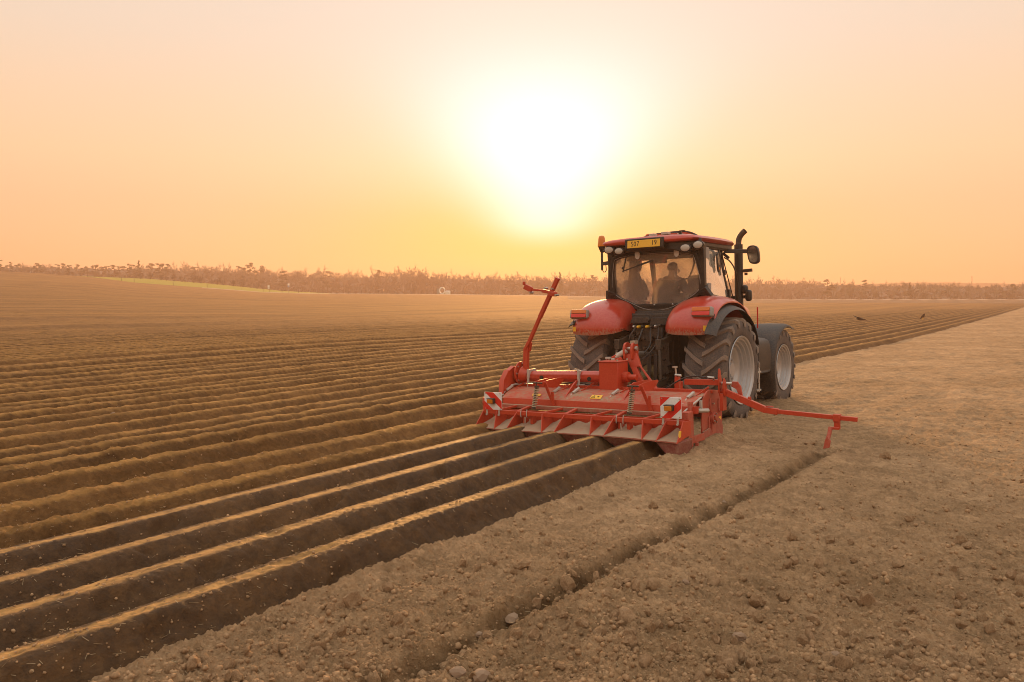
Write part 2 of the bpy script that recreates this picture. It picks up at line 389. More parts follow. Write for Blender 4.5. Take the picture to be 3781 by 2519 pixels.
def relief(x, y, fine=True):
    dry = np.zeros_like(x); LIT_MOIST['a'] = dry  # soil tone mask: sunlit crests put into the colour, moist trench
    r = np.hypot(x, y); a = azim(x, y); reg = region(x, y); z = np.zeros_like(x)
    # --- older ridges
    k = reg == 5
    if k.any():
        X, Y, rr = x[k], y[k], r[k]
        q = -X - ROW_P + .06 * perlin(Y * .12, X * .35, 21) + .035 * perlin(Y * .9, X * 1.4, 22) + .05 * (hsh(np.floor((-X - ROW_P + .42) / PASS), np.round(X * 0), 29) - .5)
        t = (q + .42) % PASS; ps = np.floor((q + .42) / PASS); j = np.clip(np.round((t - .42) / ROW_S), 0, 3)
        d = np.abs(t - .42 - ROW_S * j); amp = .19 + .09 * (hsh(ps, j, 31) - .5)
        fade = sstep(1.7, .8, rr * np.sqrt(np.abs(np.sin(np.radians(azim(X, Y) - YAW))) + .004) / 34)
        prof = np.clip(1 - d / .37, 0, 1); prof = sstep(.0, .92, prof)
        h = (prof * amp * (1 + .10 * perlin(Y * .6, ps * 4 + j, 33)) - .05) * fade
        m = rr < 75
        dry[k] = (sstep(.84, 1.0, prof) * (.75 + .4 * perlin(X * 1.3, Y * .5, 34)) - .25 * sstep(.2, .6, perlin(X * 6, Y * 2.4, 35))) * fade + (1 - fade) * (.30 + .35 * perlin(X * .45, Y * .02, 36))  # paler crests and far rows stand for low sun on the ridge tops
        rough = np.zeros_like(h)
        if fine and m.any():
            A, B = X[m], Y[m]; q2 = rr[m]
            rough[m] = (.016 * perlin(A * 3.1, B * 2.3, 41) * lod(q2, .4) + .018 * perlin(A * 9, B * 7, 42) * lod(q2, .14) - .022 * np.abs(perlin(A * 13, B * 11, 84)) * lod(q2, .08) + .014 * perlin(A * 23, B * 21, 43) * lod(q2, .05)
                        + .035 * domes(A * 6, B * 6, 44, .35) * .17 * 4 * lod(q2, .2) + .02 * domes(A * 14, B * 14, 45, .5) * .5 * lod(q2, .09))
            slump = sstep(.2, .5, perlin(A * 1.9, B * 1.1, 46)); rough[m] -= slump * .055 * sstep(.1, .25, d[m]) * lod(q2, .5)
        z[k] = h + rough
    # --- the four fresh ridges
    k = (reg >= 1) & (reg <= 4)
    if k.any():
        X, Y, rr = x[k], y[k], r[k]; p = -X + .012 * perlin(Y * .8, X * .5, 51)
        j = np.clip(np.round((p - 5.0) / .7), 0, 3); d = np.abs(p - 5.0 - .7 * j); sd = np.sign(p - 5.0 - .7 * j)
        h = .225 * sstep(.355, .065, d) - .075
        h += .006 * perlin(X * 26, Y * .7, 52) * sstep(.12, .03, d)                       # drag lines along the crest
        sl = sstep(.08, .16, d) * sstep(.37, .28, d)
        h += sl * lod(rr, .2) * (.022 * perlin(Y * 5.5 + d * 3, d * 3 + j * 9, 53) + .020 * perlin(Y * 13, d * 9 + j * 5, 54))
        h -= sl * .065 * sstep(.22, .5, perlin(Y * 2.3 + d * 2.5, d * 3.5 + j * 7, 55)) * lod(rr, .3)
        if fine:
            h += .007 * perlin(X * 24, Y * 16, 56) * lod(rr, .07) + .012 * domes(X * 11, Y * 11, 57, .3) * lod(rr, .1) * sstep(.06, .2, d)
        h -= .03 * sstep(.45, .7, perlin(X * 2.1, Y * 1.7, 58)) * sstep(.12, .0, d)
        dry[k] = sstep(.075, .035, d + .03 * perlin(X * 7, Y * 2.1, 59) + .022 * perlin(X * 30, Y * 1.2, 60)) * (.85 + .5 * perlin(X * 16, Y * 5, 49))  # fresh crests coloured paler, as lit by the low sun and dried
        z[k] = h
    # --- tilled ground
    k = reg == 0
    if k.any():
        X, Y, rr = x[k], y[k], r[k]
        h = .035 * perlin(X * .5, Y * .33, 61) + .022 * perlin(X * 1.6, Y * 1.2, 62)
        if fine:
            m = rr < 75; A, B, q2 = X[m], Y[m], rr[m]
            wx = A + .05 * perlin(A * 5, B * 5, 63); wy = B + .05 * perlin(A * 5, B * 5, 64)
            h[m] += (.016 * perlin(A * 4.3, B * 3.7, 65) * lod(q2, .3) + .20 * domes(wx * 3.0, wy * 3.0, 66, .12) / 3.0 * lod(q2, .4)
                     + .28 * domes(wx * 6.5, wy * 6.5, 67, .30) / 6.5 * lod(q2, .22) + .38 * domes(wx * 14, wy * 14, 68, .5) / 14 * lod(q2, .11)
                     + .75 * domes(wx * 27, wy * 27, 69, .75) / 27 * lod(q2, .055) + .85 * domes(wx * 52 + .3, wy * 52, 79, .8) / 52 * lod(q2, .03) + .016 * perlin(A * 17, B * 16, 70) * lod(q2, .08) - .030 * np.abs(perlin(A * 7, B * 6, 80)) * lod(q2, .14) - .020 * np.abs(perlin(A * 19, B * 17, 81)) * lod(q2, .06) + .012 * perlin(A * 31, B * 29, 82) * lod(q2, .04) + .012 * perlin(A * 47, B * 45, 71) * lod(q2, .026))
            m2 = (rr >= 10) & (rr < 160); A, B, q2 = X[m2], Y[m2], rr[m2]
            h[m2] += (.03 * perlin(A * 1.9, B * 1.1, 72) * sstep(10, 18, q2) * lod(q2, 1.4) + .035 * perlin(A * .7, B * .5, 73) * sstep(20, 40, q2))
        tx = np.interp(Y, TRENCH[:, 0], TRENCH[:, 1]) + .05 * perlin(Y * 1.1, Y * 0, 74); dt = X - tx
        on = sstep(11.45, 11.2, Y) * lod(rr, .35)
        jag = np.clip(.85 + .75 * perlin(Y * 2.1, Y * 0 + 7, 75) + .5 * perlin(Y * 6.7, X * 3, 78), .1, 1.8)
        h += on * (-.085 * jag * np.exp(-((dt + .02 * perlin(Y * 9, X * 5, 83)) / .065) ** 2) + .042 * jag * np.exp(-((dt + .17) / .09) ** 2) + .022 * np.exp(-((dt - .17) / .08) ** 2))
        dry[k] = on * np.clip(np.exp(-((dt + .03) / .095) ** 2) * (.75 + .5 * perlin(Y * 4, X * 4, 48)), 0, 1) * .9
        h += .11 * np.exp(-((X + 4.38) / .16) ** 2 - ((Y - 11.25) / .55) ** 2) + .08 * np.exp(-((X + 4.85) / .22) ** 2 - ((Y - 13.25) / .35) ** 2) + .05 * np.exp(-((X + 4.95) / .2) ** 2 - ((Y - 16.1) / .3) ** 2)
        # loose lip where the tilled crust breaks off at the first fresh furrow
        h += .04 * np.exp(-((X - edge_x(Y) - .10) / .10) ** 2) * sstep(FRESH_END + .1, FRESH_END - .3, Y) - .03 * np.exp(-((X - edge_x(Y)) / .035) ** 2) * (Y < FRESH_END)
        z[k] = h
    # --- other field beyond the headland: rows running aslant
    k = reg == 6
    if k.any():
        X, Y, rr = x[k], y[k], r[k]
        z[k] = .10 * np.sin((X * .80 + Y * .10) * 1.9) * sstep(8, 26, azim(X, Y)) * sstep(180, 190, rr) + .05 * perlin(X * .3, Y * .1, 77)
    k = reg == 7
    z[k] = .02
    return z
def ground(x, y, fine=True):
    x = np.atleast_1d(np.asarray(x, float)); y = np.atleast_1d(np.asarray(y, float))
    return coarse(x, y) + relief(x, y, fine)
def gz(x, y): return float(ground(x, y)[0])

# ------------------------------------------------------------------ soil materials
def soil(name, lo, hi, rough, spec, scales, bumps, bands=None, crest=None):
    m, nt, b = material(name); tcn = nnode(nt, 'ShaderNodeTexCoord'); P = tcn.outputs['Object']
    n1 = nnode(nt, 'ShaderNodeTexNoise', {0: P, 'Scale': scales[0], 'Detail': 9., 'Roughness': .65})
    n2 = nnode(nt, 'ShaderNodeTexNoise', {0: P, 'Scale': scales[1], 'Detail': 6., 'Roughness': .7})
    n0 = nnode(nt, 'ShaderNodeTexNoise', {0: P, 'Scale': .35, 'Detail': 4.})
    f = nnode(nt, 'ShaderNodeMath', {0: n1.outputs[0], 1: n2.outputs[0]}, operation='ADD'); f = nnode(nt, 'ShaderNodeMath', {0: f.outputs[0], 1: n0.outputs[0]}, operation='ADD')
    c = nramp(nt, nnode(nt, 'ShaderNodeMath', {0: f.outputs[0], 1: 3.0}, operation='DIVIDE').outputs[0], [(.36, lo), (.5, tuple((x + y) / 2 for x, y in zip(lo, hi))), (.64, hi)])
    if bands:       # drier and moister strips left by each pass, running with the rows
        mp = nnode(nt, 'ShaderNodeMapping', {0: P}); mp.inputs['Scale'].default_value = (bands[0], bands[0] * .03, 0)
        nb = nnode(nt, 'ShaderNodeTexNoise', {0: mp.outputs[0], 'Scale': 1., 'Detail': 7., 'Roughness': .75})
        c = nmix(nt, nramp(nt, nb.outputs[0], [(.36, 1.0), (.60, 0.0)]), c, nmix(nt, 1., c, (bands[1],) * 3, 'MULTIPLY'))
    if crest:       # low sunlight on dried crests painted in paler; in tilled soil, the moist trench
        at = nnode(nt, 'ShaderNodeAttribute', attribute_name='lit_moist_tone'); nv = nnode(nt, 'ShaderNodeTexNoise', {0: P, 'Scale': 11., 'Detail': 5.})
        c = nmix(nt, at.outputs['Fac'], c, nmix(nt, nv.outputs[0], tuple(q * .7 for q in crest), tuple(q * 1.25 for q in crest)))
    # every clod dries to its own shade
    for vs_, amt in ((5.5, .20), (15., .24)):
        vw = nnode(nt, 'ShaderNodeTexNoise', {0: P, 'Scale': vs_ * 1.4, 'Detail': 3.})
        vv = nnode(nt, 'ShaderNodeVectorMath', {0: vw.outputs['Color'], 'Scale': .12 / (vs_ / 5.5)}, operation='SCALE'); va = nnode(nt, 'ShaderNodeVectorMath', {0: P, 1: vv.outputs[0]}, operation='ADD')
        vc = nnode(nt, 'ShaderNodeTexVoronoi', {0: va.outputs[0], 'Scale': vs_}); sx = nnode(nt, 'ShaderNodeSeparateColor', {0: vc.outputs['Color']})
        c = nmix(nt, 1., c, nramp(nt, sx.outputs[0], [(0, 1 - amt * .75), (1, 1 + amt * .35)]), 'MULTIPLY')
    # pale straw and pebble flecks
    v = nnode(nt, 'ShaderNodeTexVoronoi', {0: P, 'Scale': 38.}); fl = nramp(nt, v.outputs['Distance'], [(.05, 1.0), (.09, 0.0)])
    vn = nnode(nt, 'ShaderNodeTexNoise', {0: P, 'Scale': 6.}); fl = nmix(nt, 1., fl, nramp(nt, vn.outputs[0], [(.56, 0.0), (.66, .8)]), 'MULTIPLY')
    c = nmix(nt, fl, c, (.42, .33, .22))
    nt.links.new(c, b.inputs['Base Color']); b.inputs['Roughness'].default_value = rough; b.inputs['Specular IOR Level'].default_value = spec
    hgt = None; nrm_ = None
    for sc, st in bumps:
        n = nnode(nt, 'ShaderNodeTexNoise', {0: P, 'Scale': sc, 'Detail': 6., 'Roughness': .7})
        bp = nnode(nt, 'ShaderNodeBump', {'Strength': st, 'Distance': .6 / sc, 'Height': n.outputs[0]})
        if nrm_ is not None: nt.links.new(nrm_, bp.inputs['Normal'])
        nrm_ = bp.outputs[0]
    nt.links.new(nrm_, b.inputs['Normal'])
    return m
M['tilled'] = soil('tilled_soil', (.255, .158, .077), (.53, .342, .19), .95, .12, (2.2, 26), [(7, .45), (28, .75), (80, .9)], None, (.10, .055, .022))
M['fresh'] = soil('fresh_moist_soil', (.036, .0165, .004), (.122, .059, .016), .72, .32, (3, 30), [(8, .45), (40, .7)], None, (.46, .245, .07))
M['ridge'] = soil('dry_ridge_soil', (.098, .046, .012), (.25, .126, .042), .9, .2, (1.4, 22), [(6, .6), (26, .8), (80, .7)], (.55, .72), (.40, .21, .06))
M['farfield'] = soil('far_soil', (.19, .125, .075), (.30, .205, .13), .95, .1, (.3, 2), [(1.5, .5)], (.25, .8))
M['track'] = soil('pale_track', (.34, .26, .19), (.46, .37, .28), .95, .1, (.6, 6), [(5, .3)])
M['grass'] = soil('meadow_grass', (.22, .23, .035), (.34, .33, .06), .9, .1, (.5, 3), [(2, .6)])
M['floor'] = soil('wood_floor', (.08, .055, .035), (.14, .10, .07), .95, .1, (.5, 3), [(2, .5)])
M['clod'] = soil('clod_soil', (.25, .155, .076), (.56, .365, .21), .95, .1, (6, 40), [(18, .6), (70, .6)])

# ------------------------------------------------------------------ one land sheet, cut into named pieces
def land():
    inv = np.linspace(1 / 3.1, 1 / 14., 790); r = list(1 / inv)
    r += list(np.geomspace(14.06, 120, 480)) + list(np.geomspace(122, 1060, 120)); r = np.array(r)
    az_f = np.linspace(-37.5, 37.5, 880); az_c = np.linspace(37.5, 322.5, 90)[1:-1]
    aa = np.radians(np.concatenate([az_f, az_c]) - YAW); n, m = len(r), len(aa)
    Rr, Aa = np.meshgrid(r, aa, indexing='ij'); x = (Rr * np.sin(Aa)).ravel(); y = (Rr * np.cos(Aa)).ravel()
    z = ground(x, y); dry = np.append(np.clip(LIT_MOIST['a'], 0, 1), 0); co = np.stack([x, y, z], 1)
    i, j = np.meshgrid(np.arange(n - 1), np.arange(m), indexing='ij'); j2 = (j + 1) % m
    q = np.stack([i * m + j, i * m + j2, (i + 1) * m + j2, (i + 1) * m + j], -1).reshape(-1, 4)[:, ::-1]
    # close the hole under the camera
    ci = len(co); co = np.vstack([co, [[0, 0, coarse(np.array([0.]), np.array([0.]))[0]]]])
    cen = co[q].mean(1); reg = region(cen[:, 0], cen[:, 1])
    names = {0: ('tilled_soil', 'tilled'), 1: ('fresh_ridge', 'fresh'), 2: ('fresh_ridge', 'fresh'), 3: ('fresh_ridge', 'fresh'), 4: ('fresh_ridge', 'fresh'), 5: ('ridged_field', 'ridge'),
             6: ('far_field', 'farfield'), 7: ('dirt_track', 'track'), 8: ('meadow', 'grass'), 9: ('woodland_floor', 'floor')}
    tri = np.array([(ci, k, (k + 1) % m) for k in range(m)])[:, ::-1]
    for g, (nm, mt) in names.items():
        f = q[reg == g]
        if not len(f): continue
        t = tri if g == 0 else np.zeros((0, 3), int)
        idx, invx = np.unique(np.concatenate([f.ravel(), t.ravel()]), return_inverse=True)
        me = bpy.data.meshes.new(nm); nq, ntr = len(f), len(t)
        me.vertices.add(len(idx)); me.vertices.foreach_set('co', co[idx].astype(np.float32).ravel())
        me.loops.add(nq * 4 + ntr * 3); me.loops.foreach_set('vertex_index', invx.astype(np.int32))
        me.polygons.add(nq + ntr)
        me.polygons.foreach_set('loop_start', np.concatenate([np.arange(nq) * 4, nq * 4 + np.arange(ntr) * 3]).astype(np.int32))
        me.update(calc_edges=True); me.materials.append(M[mt])
        if g <= 5: at = me.attributes.new('lit_moist_tone', 'FLOAT', 'POINT'); at.data.foreach_set('value', dry[idx].astype(np.float32))
        me.polygons.foreach_set('use_smooth', np.ones(nq + ntr, bool))
        o = bpy.data.objects.new(nm, me); COL.objects.link(o); o['kind'] = 'structure'
        lab = {0: 'pale cloddy tilled soil right of the fresh ridges', 5: 'brown field of older ridges running to the horizon', 6: 'next field beyond the pale headland with slanting rows', 7: 'pale dirt track along the far edge of the field',
               8: 'yellow green meadow strip on the far slope', 9: 'dull brown floor under the distant trees'}.get(g)
        if 1 <= g <= 4: lab = 'fresh dark soil ridge behind the implement, ' + ['nearest the tilled ground', 'second from the tilled ground', 'third from the tilled ground', 'beside the older ridges'][g - 1]
        if lab: o['label'] = lab
land()

# distant low hill behind the right-hand trees
def far_hill():
    us = np.linspace(1500, 2900, 90); vs = []; fs = []
    top = np.interp(us, [1500, 1750, 2000, 2080, 2180, 2300, 2354, 2600, 2900], [690, 668, 653, 650, 650, 652, 654, 664, 690])
    for i, (u, v) in enumerate(zip(us, top)):
        a = math.atan((u - 1177) / F_PX) - R(YAW); v += 1.2 * float(perlin(np.array([u * .02]), np.array([0.]), 3)[0])
        for D, k in ((760, 0), (900, 1), (1020, .4)):
            zt = CAM_H + 900 * (694 - v) / F_PX / math.hypot(1, (u - 1177) / F_PX)
            vs.append((D * math.sin(a), D * math.cos(a), -3 + (zt + 3) * k))
    for i in range(len(us) - 1):
        for j in (0, 1): fs.append((i * 3 + j, i * 3 + j + 1, (i + 1) * 3 + j + 1, (i + 1) * 3 + j))
    mb = MB(); mb.add(vs, fs); o = mb.build('hill', M['floor'], smooth=80); tag(o, 'low hazy hill beyond the trees on the right', kind='structure')
far_hill()

# haze: one closed box of thin dusty air round the whole place
def haze():
    mb = MB(); mb.box((0, 0, 15.5), (2160, 2160, 43)); o = mb.build('haze', [], smooth=0); tag(o, kind='stuff')
    m = bpy.data.materials.new('haze'); m.use_nodes = True; nt = m.node_tree; nt.nodes.clear()
    v = nnode(nt, 'ShaderNodeVolumePrincipled', {'Color': (.78, .55, .42, 1), 'Density': .0013, 'Anisotropy': .35}); out = nt.nodes.new('ShaderNodeOutputMaterial')
    nt.links.new(v.outputs[0], out.inputs['Volume']); o.data.materials.append(m)
haze()
# ================================================================== TRACTOR
def frame(ox, oy, oz, yaw, roll):
    y, r = R(yaw), R(roll)
    X = Vector((math.cos(y), -math.sin(y), 0)); Y = Vector((math.sin(y), math.cos(y), 0)); Z = Vector((0, 0, 1))
    X2 = X * math.cos(r) + Z * math.sin(r); Z2 = Z * math.cos(r) - X * math.sin(r)
    m = Matrix((X2, Y, Z2)).transposed().to_4x4(); m.translation = (ox, oy, oz); return m
FT = frame(-6.3, 13.65, .06, .8, 1.5)
TR = empty('tractor', FT)
tag(TR, 'red farm tractor seen from behind with black cab frame, pulling the red implement', 'tractor')

# ---- wheels
def wheel(cx, cy, rad, wid, rim, nlug, side, name):
    """side +1: right of the tractor, -1: left; cx is the middle of the tread"""
    c = (cx, cy, rad); s = side; hw = wid / 2; lh = rad * .052; rb = rad - lh
    T = MB()
    prof = [(-hw * .86, rim), (-hw * .95, rim + .05 * rad), (-hw * 1.0, rim + (rb - rim) * .5), (-hw * .97, rb - .07 * rad), (-hw * .90, rb - .02 * rad), (-hw * .5, rb + .004), (0, rb + .012),
            (hw * .5, rb + .004), (hw * .90, rb - .02 * rad), (hw * .97, rb - .07 * rad), (hw * 1.0, rim + (rb - rim) * .5), (hw * .97, rim + .09 * rad), (hw * .95, rim + .05 * rad), (hw * .86, rim)]
    T.lathe(prof, c, 96, 0)
    step = 2 * math.pi / nlug; sh = .40 * wid / rad          # how far a lug trails from centre to shoulder
    for h in (-1, 1):
        for k in range(nlug):
            a0 = k * step + (step / 2 if h > 0 else 0)
            st = []
            for q, (fx, rr, bb) in enumerate([(-.03, rad, rb), (.22, rad, rb), (.48, rad * .998, rb), (.72, rad * .993, rb - .01), (.90, rad * .985, rb - .02), (1.0, rad * .955, rb - .05 * rad), (1.035, rad * .89, rb - .12 * rad)]):
                g = min(1, max(0, fx)); a = a0 + sh * (.30 * g + .70 * g ** 1.25)   # trails downwards at the back
                st.append((h * fx * hw, a, rr, bb, (.078 - .012 * g + (.02 if fx > .95 else 0)) * .5 * (rad / .92)))
            vs = []; fs = []
            for fx, a, rr, bb, w in st:
                for da, r_ in ((-w * 1.25 / rad, bb - .006), (-w / rad, rr), (w / rad, rr), (w * 1.25 / rad, bb - .006)):
                    vs.append((c[0] + fx, c[1] - r_ * math.sin(a + da), c[2] - r_ * math.cos(a + da)))
            for i in range(len(st) - 1):
                for j in range(3): fs.append((i * 4 + j, i * 4 + j + 1, i * 4 + 4 + j + 1, i * 4 + 4 + j))
            e = (len(st) - 1) * 4; fs += [(0, 1, 2, 3), (e + 3, e + 2, e + 1, e)]
            T.add(vs, fs, 1)
    W_ = MB()   # hub disc = the wheel part; tyre and rim ring are its sub-parts
    o = hw * s
    disc = [(o * .50, 0), (o * .50, rim * .20), (o * .30, rim * .24), (o * .26, rim * .55), (o * .40, rim * .66), (o * .40, rim * .70)]
    W_.lathe([(x, r_) for x, r_ in disc], c, 40)
    for k in range(8):
        a = 2 * math.pi * k / 8; p = (c[0] + o * .27, c[1] + rim * .4 * math.sin(a), c[2] + rim * .4 * math.cos(a)); W_.cyl(p, (p[0] + o * .09, p[1], p[2]), .022, n=6)
    wo_ = W_.build(name, M['silver'], TR)
    T.build('tyre', [M['rubber'], M['lug']], wo_, smooth=38)
    Rm = MB()
    Rm.lathe([(o * .40, rim * .66), (o * .44, rim * .74), (o * .56, rim * .76), (o * .58, rim * .82), (o * .72, rim * .845), (o * .74, rim * .90), (o * .86, rim * .92), (o * .88, rim * .965), (o * .955, rim * .985), (o * .99, rim * 1.03), (o * .95, rim * 1.04)], c, 72)
    Rm.lathe([(o * .4, rim * .70), (-o * .2, rim * .80), (-o * .86, rim), (-o * .90, rim * 1.03)], c, 48)
    Rm.build('rim', M['silver'], wo_, smooth=25)
    return wo_
wheel(1.145, 0, .92, .73, .575, 18, 1, 'rear_wheel')
wheel(-1.145, 0, .92, .73, .575, 18, -1, 'rear_wheel')
wheel(1.03, 2.9, .78, .55, .45, 19, 1, 'front_wheel')
wheel(-1.03, 2.9, .78, .55, .45, 19, -1, 'front_wheel')

# ---- rear fenders: a rounded shell swept over the wheel
def fender(s):
    path = [(-.98, 1.56), (-1.01, 1.66), (-.97, 1.83), (-.84, 2.01), (-.64, 2.13), (-.38, 2.20), (-.08, 2.22), (.25, 2.20), (.52, 2.12), (.76, 1.97), (.92, 1.78), (1.0, 1.58)]
    path = chaikin(path, 1, False)
    sec = [(.40, -.50), (.41, -.32), (.445, -.20), (.52, -.105), (.63, -.04), (.78, .0), (.95, .015), (1.14, .0), (1.28, -.04), (1.37, -.10)]
    th = .022; mb = MB(); n = len(sec)
    rows = []
    for i, (y, z) in enumerate(path):
        a, b = Vector(path[max(i - 1, 0)]), Vector(path[min(i + 1, len(path) - 1)]); t = (b - a).normalized(); nn = Vector((-t.y, t.x))
        taper = 1.0
        rows.append(([(s * x, y + nn.x * d, z + nn.y * d) for x, d in sec], [(s * (x + (.012 if k < 3 else 0)), y + nn.x * (d - th), z + nn.y * (d - th)) for k, (x, d) in enumerate(sec)]))
    vs = [p for o_, i_ in rows for p in o_ + i_]; m = 2 * n; fs = []
    for i in range(len(rows) - 1):
        for k in range(n - 1):
            fs.append((i * m + k, i * m + k + 1, (i + 1) * m + k + 1, (i + 1) * m + k)); fs.append((i * m + n + k, i * m + n + k + 1, (i + 1) * m + n + k + 1, (i + 1) * m + n + k))
        fs.append((i * m, i * m + n, (i + 1) * m + n, (i + 1) * m)); fs.append((i * m + n - 1, i * m + 2 * n - 1, (i + 1) * m + 2 * n - 1, (i + 1) * m + n - 1))
    for e in (0, (len(rows) - 1) * m):
        for k in range(n - 1): fs.append((e + k, e + k + 1, e + n + k + 1, e + n + k))
    mb.add(vs, fs); f = mb.build('fender', M['red_fender'], TR, smooth=50)
    # black rubber flare along the outer edge
    fp = chaikin([(-1.08, 1.55), (-1.03, 1.63), (-.88, 1.75), (-.70, 1.87), (-.44, 1.96), (-.1, 2.0), (.22, 1.96), (.50, 1.86), (.74, 1.70), (.90, 1.50), (.97, 1.32)], 1, False)
    if s < 0: fp = [q for q in fp if q[0] > -.95]
    fl = MB(); vs = []; fs = []
    for y, z in fp:
        c0 = Vector((y, z - .92)).normalized()
        for x, d in ((1.30, .075), (1.42, .03), (1.475, -.02), (1.46, -.025), (1.415, .008), (1.30, .05)): vs.append((s * x, y + c0.x * d, z + c0.y * d))
    for i in range(len(fp) - 1):
        for k in range(6): fs.append((i * 6 + k, i * 6 + (k + 1) % 6, (i + 1) * 6 + (k + 1) % 6, (i + 1) * 6 + k))
    e = (len(fp) - 1) * 6; fs += [(0, 1, 2, 3, 4, 5), (e, e + 1, e + 2, e + 3, e + 4, e + 5)]
    fl.add(vs, fs); fl.build('flare', M['black'], f)
    # tail lamp: grey housing, orange over red
    cx = s * 1.19; y0 = -.94; zc = 1.945; til = Matrix.Rotation(R(-12), 3, 'X')
    h = MB(); h.box((cx, y0 - .005, zc), (.37, .10, .165), til); ho = h.build('tail_lamp', M['grey'], f, bevel=.028, seg=3)
    for nm, dz, mt, hh in (('turn_lens', .037, 'orangelens', .068), ('brake_lens', -.037, 'redlens', .066)):
        l = MB(); l.box(Vector((cx, y0 - .005, zc)) + til @ Vector((-s * .012, -.056, dz)), (.31, .03, hh), til); l.build(nm, M[mt], ho, bevel=.008)
    st = MB(); st.box((s * 1.26, -1.022, 1.675), (.06, .006, .085), Matrix.Rotation(R(6), 3, 'X')); st.build('reflector_sticker', M['yellow'], f)
    # louvre slots beside the lamp
    for k in range(3):
        v = MB(); v.box((s * (1.335 + .012 * k), -.93 + .03 * k, 1.80 + .03 * k), (.012, .012, .085), Matrix.Rotation(R(-20), 3, 'X')); v.build('vent_slot', M['black'], f)
    return f
fender(1); fender(-1)

# ---- body under and ahead of the cab
b = MB()
b.box((0, .55, 1.55), (.84, 1.5, 1.1)); b.box((0, -.12, 1.35), (.80, .5, .9)); b.box((0, 1.6, .92), (.52, 3.0, .50)); b.box((0, .0, .92), (2.0, .34, .30)); b.box((0, 2.9, .80), (1.7, .22, .24))
b.build('chassis', M['dark'], TR, bevel=.03)
b = MB(); b.box((0, -.2, 1.76), (1.10, .36, .36)); b.box((0, -.16, 1.90), (1.3, .14, .16)); b.build('rear_panel', M['black'], TR, bevel=.03)
hd = MB(); sec = chaikin([(-.42, 1.15), (-.45, 1.9), (-.34, 2.16), (0, 2.22), (.34, 2.16), (.45, 1.9), (.42, 1.15)], 2, False)
vs = []; fs = []; n = len(sec)
ys = [1.25, 1.9, 2.7, 3.3, 3.62, 3.75]; k_ = [(1, 1), (1, .99), (.97, .965), (.92, .93), (.84, .88), (.66, .72)]
for y, (sx, sz) in zip(ys, k_): vs += [(x * sx, y, 1.15 + (z - 1.15) * sz) for x, z in sec]
for i in range(len(ys) - 1):
    for k in range(n - 1): fs.append((i * n + k, i * n + k + 1, (i + 1) * n + k + 1, (i + 1) * n + k))
    fs.append((i * n, i * n + n - 1, (i + 1) * n + n - 1, (i + 1) * n))
fs += [tuple(range(n)), tuple(range((len(ys) - 1) * n, len(ys) * n))]
hd.add(vs, fs); bonnet = hd.build('bonnet', M['red'], TR)
g = MB()
for k in range(9): g.box((0, 3.70, 1.30 + .07 * k), (.50, .1, .02))
g.build('grille', M['black'], bonnet)
b = MB(); b.box((0, 3.9, .95), (.9, .5, .42)); b.build('front_weight', M['dark'], TR, bevel=.05)
# tank and step on the right, its twin on the left
for s in (1, -1):
    t = MB(); t.prism(chaikin([(s * .55, .70), (s * 1.30, .70), (s * 1.34, .80), (s * 1.34, 1.30), (s * 1.24, 1.42), (s * .55, 1.44)], 2), 1, 1.28, 2.0)
    tk = t.build('fuel_tank', M['black'], TR, bevel=.03, smooth=60)
    t = MB()
    for z in (.46, .80): t.box((s * 1.22, 1.2, z), (.32, .22, .035))
    for x in (1.07, 1.37): t.box((s * x, 1.2, .66), (.03, .05, .46))
    t.build('step', M['zinc'], TR, bevel=.006)
    # front mudguard
    a0, a1 = R(-118), R(28); vs = []; fs = []; N = 22
    for i in range(N + 1):
        a = a0 + (a1 - a0) * i / N; rr = .885 + (.03 if i in (0, N) else 0)
        for x, d in ((.72, 0), (1.0, .012), (1.30, 0), (1.375, -.03), (1.385, -.06), (1.37, -.06), (1.29, -.02), (1.0, -.008), (.72, -.02)):
            vs.append((s * x, 2.9 + (rr + d) * math.sin(a), .78 + (rr + d) * math.cos(a)))
    for i in range(N):
        for k in range(9): fs.append((i * 9 + k, i * 9 + (k + 1) % 9, (i + 1) * 9 + (k + 1) % 9, (i + 1) * 9 + k))
    fs += [tuple(range(9)), tuple(range(N * 9, N * 9 + 9))]
    mg = MB(); mg.add(vs, fs); mg.bar((s * .6, 2.9, 1.2), (s * .8, 2.9, 1.64), .06, .03); mg.build('front_mudguard', M['black'], TR, smooth=50)
r_ = MB(); r_.box((.99, 2.25, 1.80), (.02, .02, .42)); r_.build('marker_rod', M['sign_red'], TR)

